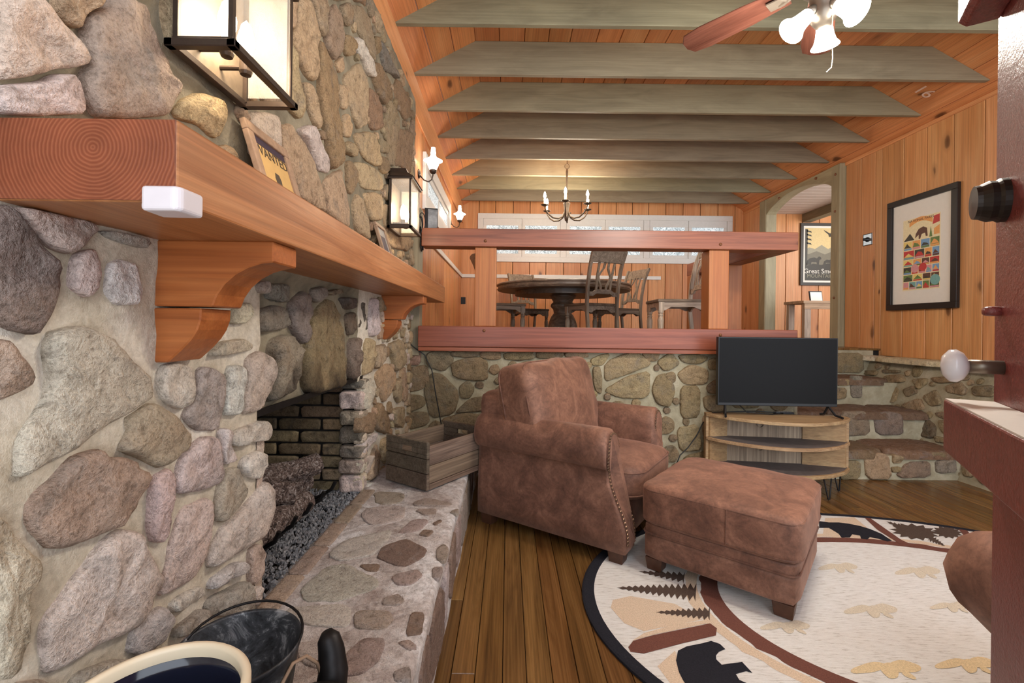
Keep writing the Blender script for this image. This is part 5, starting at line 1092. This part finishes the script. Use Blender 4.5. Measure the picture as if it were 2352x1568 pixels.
for k, ad in enumerate((178, -68, 52)):
    a = math.radians(ad); R = rotz(a); T = R @ Matrix.Translation((.05, 0, .055)) @ Matrix.Rotation(math.pi - math.radians(46), 4, 'Y')
    ar = MB().tube([R @ Vector((.03, 0, .05)), R @ Vector((.05, 0, .08)), R @ Vector((.062, 0, .062))], .009, 8).lathe([(0, -.02), (.022, -.02), (.026, .012), (0, .014)], 16, T).build('lamp_arm', 'pewter', fan, smooth=True)
    MB().lathe([(r_ * .8, z_ * .8) for r_, z_ in ((.024, .005), (.034, .02), (.038, .05), (.042, .08), (.052, .115), (.066, .135), (.068, .138), (.05, .118), (.036, .05), (.02, .012))], 24, T).build('glass_shade', 'fan_glass', ar, smooth=True)
    lp = T @ Vector((0, 0, .17)); lamp('fan_light', lp, 26.0, (1, .93, .82), .06, fan)
MB().tube([(.01, -.04, .02), (.01, -.042, -.10)], .0022, 6).lathe([(0, -.112), (.004, -.11), (.004, -.1), (0, -.098)], 8, Matrix.Translation((.01, -.042, 0))).build('pull_chain', 'pewter', fan)
MB().tube([(.05, .02, .02), (.055, .02, -.12), (.05, .02, -.16), (.03, .02, -.18)], .0018, 6).build('pull_chain', 'pewter', fan)
# ---------------------------------------------------------------- chandelier
chx = (1298 - VX) * 6.1 / F; chz = on_y(1300, 508, 6.1).z
ch = thing('chandelier', 'dark iron candle chandelier with six lit bulbs over the dining table', 'chandelier', (chx, 6.1, chz))
m_plain('old_iron', lin(88, 74, 60), .5, .4, var=.25); m_plain('candle_sleeve', lin(206, 190, 166), .5)
MB().lathe([(0, 0), (.018, .005), (.03, .05), (.032, .16), (.046, .235), (.05, .24), (.03, .25), (.02, .28), (.012, .36), (.008, .45), (.012, .6), (.016, .66), (.008, .70), (0, .705)], 16).build('column', 'old_iron', ch, smooth=True)
b = MB(); b.tube([(.032 * math.cos(a), 0, .735 + .032 * math.sin(a)) for a in [2 * math.pi * i / 16 for i in range(17)]], .004, 6); b.tube([(0, 0, .765), (0, 0, 3.56 - chz)], .005, 6)
b.build('chain', 'old_iron', ch)
for k in range(6):
    a = math.radians(20 + 60 * k); R = rotz(a)
    arm = MB().tube([R @ Vector(q) for q in ((.03, 0, .12), (.06, 0, .055), (.12, 0, .025), (.2, 0, .03), (.27, 0, .075), (.31, 0, .13), (.32, 0, .17))], [.012, .011, .011, .011, .010, .008, .008], 8).lathe([(0, .165), (.02, .17), (.05, .185), (.052, .19), (.02, .188), (0, .19)], 16, R @ Matrix.Translation((.32, 0, 0))).build('arm_with_bobeche', 'old_iron', ch, smooth=True)
    MB().lathe([(.014, .188), (.013, .27), (0, .272)], 12, R @ Matrix.Translation((.32, 0, 0))).build('candle_sleeve', 'candle_sleeve', arm, smooth=True)
    MB().lathe([(0, .27), (.012, .28), (.019, .30), (.016, .325), (.006, .355), (0, .365)], 12, R @ Matrix.Translation((.32, 0, 0))).build('bulb', 'bulb_clear', arm, smooth=True)
    lamp('chandelier_light', R @ Vector((.32, 0, .31)), 20.0, (1, .88, .70), .03, ch)
# ---------------------------------------------------------------- dining table and chairs
tx, ty = (1292 - VX) * 6.17 / F, 6.17
m_wood('table_wood', lin(70, 58, 48), lin(108, 92, 78), lin(146, 128, 110), 'x', along=1.4, across=18, knots=.2, rough=.4, fine=.35)
tb = thing('dining_table', 'large round dark pedestal dining table on the raised floor', 'dining table', (tx, ty, ZL)); Rt_ = .90
MB().lathe([(0, .76), (Rt_ - .02, .76), (Rt_, .75), (Rt_, .735), (Rt_ - .02, .725), (Rt_ - .02, .70), (Rt_ - .005, .69), (Rt_ - .02, .672), (Rt_ - .05, .668), (0, .668)], 72).build('top', 'table_wood', tb, (1.3, 1.25, 1.2, 1), smooth=False)
MB().lathe([(0, .67), (Rt_ * .72, .67), (Rt_ * .72, .61), (Rt_ * .7, .61), (0, .62)], 48).build('apron', 'table_wood', tb, (.55, .52, .5, 1))
MB().lathe([(.18, .615), (.18, .60), (.15, .57), (.13, .53), (.16, .50), (.165, .47), (.13, .43), (.12, .38), (.15, .34), (.17, .30), (.19, .24), (.2, .20), (.22, .16), (.16, .12), (0, .12)], 32).build('pedestal', 'table_wood', tb, smooth=True)
for k in range(4):
    R = rotz(math.radians(35 + 90 * k)); b = MB(); b.prism([(.08, .10), (.14, .20), (.28, .18), (.40, .09), (.46, .0), (.36, .0), (.28, .06), (.08, .06)], 'y', -.05, .05, R); b.build('foot', 'table_wood', tb, bevel=.01)
dk = thing('table_ornament', 'small dark ornament lying on the dining table', 'ornament', (on_y(1270, 628, 6.4).x, 6.2, ZL + .761)); MB().puff(0, 0, .018, .05, .03, .018, 4, 4).build('body', 'dark_plastic', dk, smooth=True); MB().puff(-.03, 0, .035, .02, .02, .014, 3, 4).build('knob', 'dark_plastic', dk, smooth=True)
def dining_chair(loc_, rz, label):
    p = thing('dining_chair', label, 'chair', loc_, rz, 'weathered dining chairs around the table')
    W = .23
    MB().add([(x_, y_, z_) for z_ in (.44, .47) for x_, y_ in ((-.21, -.20), (.24, -.235), (.24, .235), (-.21, .20))], [(0, 3, 2, 1), (4, 5, 6, 7), (0, 1, 5, 4), (1, 2, 6, 5), (2, 3, 7, 6), (3, 0, 4, 7)]).build('seat', 'weathered_x', p, (.62, .56, .5, 1), bevel=.008)
    for s_ in (-1, 1):
        b = MB(); b.prism([(-.2, .44), (.22, .44), (.22, .375), (.17, .36), (.11, .395), (-.1, .395), (-.16, .37), (-.2, .38)], 'y', s_ * .20 - .01, s_ * .20 + .01); b.build('side_apron', 'weathered_x', p, bevel=.003, seg=1)
        T = Matrix.Translation((.205, s_ * .20, 0))
        MB().lathe([(0, 0), (.014, 0), (.016, .02), (.02, .1), (.028, .22), (.03, .27), (.02, .305), (.027, .315), (.018, .33), (.027, .34), (.027, .36)], 14, T).box(.18, .23, s_ * .20 - .025, s_ * .20 + .025, .36, .44).build('front_leg', 'weathered_z', p, smooth=False)
        path = [(-.27, 0, 0), (-.225, 0, .18), (-.205, 0, .36), (-.205, 0, .48), (-.22, 0, .65), (-.26, 0, .85), (-.315, 0, 1.0), (-.34, 0, 1.06)]
        rows = [[(x_ + a, s_ * .20 * (1 + .08 * z_) + c_, z_) for a, c_ in ((-.02, -.017), (.02, -.017), (.02, .017), (-.02, .017))] for x_, _, z_ in path]
        MB().grid(rows, closed=True, capends=True).build('back_post', 'weathered_z', p, bevel=.005, seg=1)
    for x_ in (.215, -.19):
        b = MB(); b.prism([(-.19, .44), (.19, .44), (.19, .37), (.14, .36), (.08, .395), (-.08, .395), (-.14, .36), (-.19, .37)], 'x', x_ - .01, x_ + .01); b.build('front_apron' if x_ > 0 else 'rear_apron', 'weathered_x', p, bevel=.003, seg=1)
    def bx(z_): return -.205 - max(0, z_ - .5) * .12 - max(0, z_ - .8) * .25
    rows = []
    for i in range(9):
        y_ = -.235 + .47 * i / 8; cv = .03 * (1 - (y_ / .235) ** 2); rows.append([(bx(.92) - cv - .012, y_, .915), (bx(.92) - cv + .012, y_, .915), (bx(1.06) - cv + .0, y_, 1.06 - .012 * abs(y_ / .235)), (bx(1.06) - cv - .026, y_, 1.06 - .012 * abs(y_ / .235))])
    MB().grid(rows, closed=True, capends=True).build('top_rail', 'weathered_x', p, bevel=.004, seg=1)
    rows = []
    for i in range(9):
        y_ = -.19 + .38 * i / 8; d = .03 * (abs(y_ / .19) > .6); rows.append([(bx(.6) - .012, y_, .575 - d), (bx(.6) + .012, y_, .575 - d), (bx(.62) + .012, y_, .625 - d), (bx(.62) - .012, y_, .625 - d)])
    MB().grid(rows, closed=True, capends=True).build('lower_rail', 'weathered_x', p, bevel=.003, seg=1)
    for s_ in (-1, 1):
        def strip(pts): MB().grid([[(bx(z_) - .006 - .02 * (z_ - .6), y_ - .013, z_), (bx(z_) + .008 - .02 * (z_ - .6), y_ - .013, z_), (bx(z_) + .008 - .02 * (z_ - .6), y_ + .013, z_), (bx(z_) - .006 - .02 * (z_ - .6), y_ + .013, z_)] for y_, z_ in pts], closed=True, capends=True).build('back_slat', 'weathered_z', p)
        strip([(s_ * .095, .61), (s_ * .10, .76), (s_ * .105, .93)])
        strip([(s_ * .035, .61), (s_ * .04, .66), (s_ * .07, .72), (s_ * .085, .765), (s_ * .06, .81), (s_ * .03, .86), (s_ * .025, .93)])
    return p
ch0 = dining_chair((.98, 5.36, ZL), math.atan2(.9, -.42), 'weathered dining chair with its slatted back toward the living room')
dup(ch0, (1.62, 6.62, ZL), math.atan2(-.42, -.9), 'weathered dining chair at the far right side of the round table')
dup(ch0, (.33, 7.2, ZL), math.atan2(-.9, .38), 'weathered dining chair behind the table below the window')
dup(ch0, (-.08, 5.62, ZL), math.atan2(.28, .95), 'weathered dining chair at the left, its back hidden by the rail post')
c5 = dup(ch0, (1.66, 4.5, ZL), math.atan2(.05, -1), 'pale dining chair alone beside the right rail post')
for o in c5.children: o.color = (1.9, 1.9, 1.95, 1) if o.name.split('.')[0] != 'seat' else (1.0, .95, .9, 1)  # tints raised to paint bright light onto this chair
# ---------------------------------------------------------------- arched opening in the right wall
arch = struct(bpy.data.objects.new('door_1', None)); C.objects.link(arch); arch.location = (XR, 6.3, ZL); arch['label'] = 'sage painted timber archway to the next room'
def la(b): return loc(b, (XR, 6.3, ZL))
x0, x1 = XR - .085, XR + .09
la(MB().box(x0, x1, 5.46, 5.62, .93, H + 2.02)).build('near_post', 'sage_paint_z', arch, (1.25, 1.25, 1.15, 1), bevel=.012, seg=1)
la(MB().box(x0, x1, 7.04, 7.22, ZL, H + 2.02)).build('far_post', 'sage_paint_z', arch, (1.25, 1.25, 1.15, 1), bevel=.012, seg=1)
n_ = 20; lo = [(5.6 + 1.46 * i / n_, H + 1.76 + .20 * math.sin(math.pi * i / n_) ** .7) for i in range(n_ + 1)]
la(MB().prism(lo + [(7.06, H + 2.02), (5.6, H + 2.02)], 'x', x0 + .01, x1 - .01)).build('arched_header', 'sage_paint_y', arch, (1.25, 1.25, 1.15, 1), bevel=.006, seg=1)
for y_, z_ in ((5.54, H + 1.9), (5.54, H + 1.45), (5.54, H + .4), (5.9, H + 1.97), (6.7, H + 1.94)): la(MB().lathe([(0, -.01), (.018, -.01), (.016, .006), (0, .01)], 10, Matrix.Translation((x0 if y_ > 5.6 else x0, y_, z_)) @ Matrix.Rotation(-math.pi / 2, 4, 'Y'))).build('peg', 'brass_peg', arch)
# next room: ceiling boards and a painted beam
nc = struct(MB().box(XR + .08, 7.4, 5.2, DW, 3.22, 3.3).build('ceiling_side_room', 'soot'))
m_plain('whitewash', lin(206, 190, 176), .6, var=.04)
y = 5.2
while y < DW: MB().box(XR + .08, 7.4, y + .002, min(y + .14, DW) - .002, 3.2, 3.22).build('board', 'whitewash', nc, bevel=.003, seg=1); y += .142
MB().box(5.05, 5.2, 5.2, DW, 3.06, 3.2).build('beam', 'sage_paint_y', nc, (.9, .9, .9, 1), bevel=.004)
struct(MB().box(7.4, 7.5, 5.1, DW + .1, ZL - .1, 3.3).build('wall_side_room', 'pine_z'))
lamp('side_room_daylight', (6.0, 6.2, 2.7), 40, (1, .93, .85), .5)  # soft point lamp inside the side room
# desk in the next room
dx0 = on_y(1847, 690, 6.5); ds = thing('side_table', 'rough weathered wooden table seen through the arch', 'table', (dx0.x + .4, 6.7, ZL)); dz = dx0.z - ZL
MB().box(-.42, .5, -.22, .25, dz - .04, dz).build('top', 'weathered_x', ds, (1.5, 1.2, .95, 1), bevel=.004)
MB().box(-.40, .48, -.21, -.18, dz - .12, dz - .04).build('apron', 'weathered_x', ds, (1.5, 1.2, .95, 1), bevel=.003)
for x_ in (-.39, .42):
    for y_ in (-.2, .17): MB().box(x_, x_ + .09, y_, y_ + .06, 0, dz - .04).build('leg', 'weathered_z', ds, (1.4, 1.25, 1.2, 1), bevel=.003)
bk_ = thing('black_folder', 'black folder leaning against the wall on the side table', 'folder', (dx0.x + .36, 6.8, ZL + dz)); MB().box(-.07, .12, 0, .02, 0, .17, Matrix.Rotation(-.2, 4, 'X')).build('cover', 'dark_plastic', bk_, bevel=.003); MB().box(-.06, .11, -.004, 0, .02, .15, Matrix.Rotation(-.2, 4, 'X')).build('paper', 'print_cream', bk_)
# ---------------------------------------------------------------- posters
for nm, cc in (('pk_red', lin(196, 60, 56)), ('pk_green', lin(104, 128, 70)), ('pk_teal', lin(120, 170, 164)), ('pk_blue', lin(120, 160, 196)), ('pk_orange', lin(232, 164, 92)), ('pk_yellow', lin(232, 206, 120)), ('pk_brown', lin(96, 62, 48)), ('pk_dark', lin(64, 60, 50)), ('pk_pink', lin(214, 150, 150)), ('pk_cream', lin(236, 220, 176)), ('sm_sky', lin(214, 190, 134)), ('sm_grey', lin(150, 144, 122)), ('sm_hill', lin(112, 106, 88)), ('sm_dark', lin(56, 52, 42)), ('sm_title', lin(140, 134, 112)), ('sm_frame', lin(62, 56, 50))):
    m_plain(nm, cc, .45, var=.08, scale=60)
# national parks print on the right wall: local u along -y (left to right as seen), v up
XW = XR - .018
A, B_ = on_x(2045, 470, XW), on_x(2208, 414, XW); Cc = on_x(2213, 706, XW); yl, yr = A.y, B_.y; zt, zb2 = (A.z + B_.z) / 2, (on_x(2048, 713, XW).z + Cc.z) / 2
Wp, Hp = yl - yr, zt - zb2
po = thing('framed_poster', 'black framed poster of colourful park stamps on the right pine wall', 'poster', (XW, yl, zb2), 0)
MU = Matrix(((0, 0, -1, 0), (-1, 0, 0, 0), (0, 1, 0, 0), (0, 0, 0, 1)))        # u -> -y, v -> z, out -> -x
def ub(u0, u1, v0, v1, d0, d1): return MB().box(u0, u1, v0, v1, d0, d1, MU)
e = .058
b = MB()
for q in ((0, Wp, 0, e), (0, Wp, Hp - e, Hp), (0, e, e, Hp - e), (Wp - e, Wp, e, Hp - e)): b.box(q[0], q[1], q[2], q[3], 0, .035, MU)
b.build('frame', 'frame_black', po, bevel=.003)
ub(e, Wp - e, e, Hp - e, 0, .012).build('mat_board', 'print_cream', po)
u0, u1, v0, v1 = Wp * .235, Wp * .765, Hp * .17, Hp * .80; pw, ph = u1 - u0, v1 - v0
pr_ = ub(u0, u1, v0, v1, .012, .0128).build('print', 'pk_cream', po)
rg = random.Random(12); cols = ['pk_red', 'pk_green', 'pk_teal', 'pk_blue', 'pk_orange', 'pk_brown', 'pk_dark', 'pk_pink', 'pk_yellow']
vv = v0 + ph * .012; hs = [.11, .10, .11, .10, .13, .13]
for r_, hh in enumerate(hs):
    uu = u0 + pw * .012; n = rg.choice((4, 5)); ws = [rg.uniform(.7, 1.3) for _ in range(n)]; s_ = sum(ws)
    for k in range(n):
        w_ = (pw * .976) * ws[k] / s_; c1, c2 = rg.sample(cols, 2)
        t1 = ub(uu + .004, uu + w_ - .004, vv + .004, vv + ph * hh - .004, .0128, .0133).build('stamp', c1, pr_)
        hb_ = ph * hh
        ub(uu + .006, uu + w_ - .006, vv + .006, vv + hb_ * .26, .0133, .0136).build('stamp_caption', c2, pr_)
        c3 = rg.choice(cols); a_ = rg.uniform(.2, .5)
        MB().prism([(uu + .008, vv + hb_ * .3), (uu + w_ * a_, vv + hb_ * rg.uniform(.6, .85)), (uu + w_ * .7, vv + hb_ * rg.uniform(.4, .7)), (uu + w_ - .008, vv + hb_ * .3)], 'z', .0133, .0135, MU).build('stamp_picture', c3, pr_)
        uu += w_
    vv += ph * hh
# stamps carry small pictures: a bison, badge, hills
def uprism(pts, d0, d1, nm, mt): MB().prism(pts, 'z', d0, d1, MU).build(nm, mt, pr_)
def disc(cu_, cv, r_, mt, nm='badge'): uprism([(cu_ + r_ * math.cos(2 * math.pi * i / 18), cv + r_ * math.sin(2 * math.pi * i / 18)) for i in range(18)], .0133, .0138, nm, mt)
disc(u0 + pw * .34, v0 + ph * .30, .042, 'pk_pink'); disc(u0 + pw * .56, v0 + ph * .31, .04, 'pk_red'); disc(u0 + pw * .88, v0 + ph * .12, .05, 'pk_teal')
uprism([(u0 + pw * x_, v0 + ph * y_) for x_, y_ in ((.02, .70), (.2, .80), (.32, .70))], .0133, .0138, 'mountain', 'pk_dark'); uprism([(u0 + pw * x_, v0 + ph * y_) for x_, y_ in ((.34, .72), (.36, .78), (.44, .84), (.56, .86), (.66, .83), (.68, .72), (.63, .72), (.61, .77), (.52, .76), (.48, .70), (.44, .70), (.44, .76))], .0133, .0138, 'bear', 'pk_brown')
uprism([(u0 + pw * x_, v0 + ph * y_) for x_, y_ in ((.72, .70), (.76, .84), (.8, .70))], .0133, .0138, 'tree', 'pk_green'); uprism([(u0 + pw * x_, v0 + ph * y_) for x_, y_ in ((.84, .72), (.98, .72), (.98, .84), (.84, .80))], .0133, .0138, 'stamp', 'pk_orange'); uprism([(u0 + pw * x_, v0 + ph * y_) for x_, y_ in ((.80, .86), (.98, .88), (.98, .98), (.84, .97))], .0133, .0138, 'stamp', 'pk_red')
ban = [(u0 + pw * (.18 + .62 * i / 12), v0 + ph * (.89 + .055 * math.sin(math.pi * i / 12))) for i in range(13)]
uprism(ban + [(x_, y_ + ph * .06) for x_, y_ in ban[::-1]], .0133, .0139, 'banner', 'pk_orange')
text_mesh('NATIONAL PARKS', pw * .085, 'lettering', 'pk_brown', pr_, MU @ Matrix.Translation((u0 + pw * .49, v0 + ph * .967, .0142)))
# mountains poster in the next room
A = on_y(1838, 512, DW - .01); Wq, Hq = .74, A.z - on_y(1838, 655, DW - .01).z
po2 = thing('mountain_poster', 'dark framed bear and mountain poster seen through the arch', 'poster', (A.x, DW - .004, A.z - Hq), 0)
MV = Matrix(((1, 0, 0, 0), (0, 0, -1, 0), (0, 1, 0, 0), (0, 0, 0, 1)))
def vb(a, b_, c_, d_, d0, d1, nm, mt, par): return MB().box(a, b_, c_, d_, d0, d1, MV).build(nm, mt, par)
b = MB(); e = .05
for q in ((0, Wq, 0, e), (0, Wq, Hq - e, Hq), (0, e, e, Hq - e), (Wq - e, Wq, e, Hq - e)): b.box(q[0], q[1], q[2], q[3], 0, .03, MV)
b.build('frame', 'sm_frame', po2, bevel=.003)
vb(e, Wq - e, e, Hq - e, 0, .010, 'mat_board', 'print_cream', po2); i_ = e + .035
pp = vb(i_, Wq - i_, i_, Hq - i_, .010, .011, 'print', 'sm_sky', po2)
def vp(pts, d, nm, mt): MB().prism([(i_ + (Wq - 2 * i_) * x_, i_ + (Hq - 2 * i_) * y_) for x_, y_ in pts], 'z', .011, .011 + d, MV).build(nm, mt, pp)
vp([(0, .3), (1, .3), (1, .62), (.85, .66), (.7, .6), (.5, .68), (.3, .6), (.12, .63), (0, .58)], .0004, 'far_ridge', 'sm_grey'); vp([(0, .25), (1, .25), (1, .5), (.8, .55), (.6, .5), (.35, .56), (.1, .5), (0, .52)], .0006, 'near_ridge', 'sm_hill')
vp([(0, 0), (1, 0), (1, .3), (.7, .33), (.5, .30), (.25, .32), (0, .27)], .0008, 'ground', 'sm_dark')
vp([(0, .25), (.07, .25), (.08, .98), (0, .98)], .0010, 'tree_trunk', 'sm_dark')
for z_ in (.7, .78, .86, .93): vp([(.05, z_), (.2, z_ - .02), (.18, z_ + .01), (.05, z_ + .03)], .0010, 'branch', 'sm_dark')
vp([(.05, .30), (.07, .38), (.14, .42), (.28, .44), (.36, .42), (.42, .46), (.48, .45), (.5, .41), (.44, .39), (.42, .30), (.37, .30), (.35, .35), (.2, .35), (.18, .30), (.12, .30)], .0010, 'bear', 'sm_dark')
vp([(.55, .31), (.58, .37), (.66, .40), (.74, .39), (.80, .42), (.85, .40), (.82, .37), (.80, .31), (.76, .31), (.74, .34), (.64, .34), (.62, .31)], .0010, 'bear', 'sm_dark')
vp([(.55, .97), (.75, .9), (.98, .98), (1, .93), (.8, .84), (.72, .83), (.7, .88), (.6, .93)], .0010, 'branch', 'sm_dark')
text_mesh('Great Smoky', .115, 'lettering', 'print_cream', pp, MV @ Matrix.Translation((Wq / 2, i_ + (Hq - 2 * i_) * .175, .0125)))
text_mesh('MOUNTAINS', .085, 'lettering', 'sm_title', pp, MV @ Matrix.Translation((Wq / 2, i_ + (Hq - 2 * i_) * .085, .0125)))
# ---------------------------------------------------------------- open red door by the camera
t = NT('red_paint'); v = t.coords(rnd=False); n1 = t.noise(v, 34, 5, .7, .6); n2 = t.noise(v, 150, 3, .7); c = t.ramp(n2, [(.25, lin(98, 44, 42)), (.62, lin(136, 66, 62)), (.74, lin(150, 84, 80)), (.82, lin(214, 190, 186))]); t.bump(t.math('ADD', n1, n2), .35, .004); t.out(c, .32, 0, .5)
E_ = on_y(2284, 700, .75); hx, hy = .305, .0; aD = math.atan2(E_.y - hy, E_.x - hx); LD = math.hypot(E_.y - hy, E_.x - hx)
dr = thing('dutch_door', 'open dark red dutch door with porcelain knob at the right edge', 'door', (hx, hy, 0), aD)
# local x along the door, +y is the face seen from the camera
MB().box(0, LD, -.045, 0, 1.05, 2.08).build('upper_leaf', 'red_paint', dr, bevel=.003); MB().box(0, LD, -.045, 0, .01, 1.045).build('lower_leaf', 'red_paint', dr, bevel=.003)
zl_ = on_y(2250, 927, .73).z
MB().prism([(0, zl_), (.062, zl_), (.062, zl_ - .085), (.012, zl_ - .13), (0, zl_ - .13)], 'x', 0, LD - .01).build('ledge', 'red_paint', dr, bevel=.003)
MB().box(0, LD - .012, .001, .060, zl_, zl_ + .002).build('ledge_top', 'white_paint', dr)  # white sheet paints daylight onto the red ledge's top
def doorpt(px_, py_): 
    dx_, dz_ = ray(px_, py_); # ray meets the plane of the door
    nx, ny = -math.sin(aD), math.cos(aD); k = (hx * nx + hy * ny) / (dx_ * nx + ny); return k, dz_
t = NT('porcelain'); t.out(lin(232, 232, 238), .12, 0, .6)
kz = on_y(2250, 845, .70).z; u_ = LD - .045
kn = MB().tube([(u_, 0, kz), (u_, .045, kz)], .011, 14).build('knob_stem', 'pewter', dr, smooth=True)
MB().lathe([(0, 0), (.012, .0), (.022, .006), (.027, .014), (.026, .022), (.016, .03), (0, .033)], 24, Matrix.Translation((u_, .04, kz)) @ Matrix.Rotation(-math.pi / 2, 4, 'X')).build('knob', 'porcelain', kn, smooth=True)
dz2 = on_y(2278, 462, .72).z
MB().lathe([(0, 0), (.034, 0), (.034, .008), (.031, .012), (.032, .02), (.027, .03), (.026, .036), (0, .038)], 28, Matrix.Translation((u_ + .0, 0, dz2)) @ Matrix.Rotation(-math.pi / 2, 4, 'X')).build('deadbolt', 'black_metal', dr)
MB().puff(u_ + .02, .008, on_y(2280, 715, .74).z, .012, .012, .008, 3, 4).build('painted_hook', 'red_paint', dr, smooth=True)
zt_ = on_y(2280, 42, .74).z
MB().prism([(0, zt_), (.04, zt_ + .0), (.05, zt_ + .01), (.05, zt_ + .2), (0, zt_ + .2)], 'x', .2, LD - .01).build('upper_moulding', 'red_paint', dr, bevel=.003)
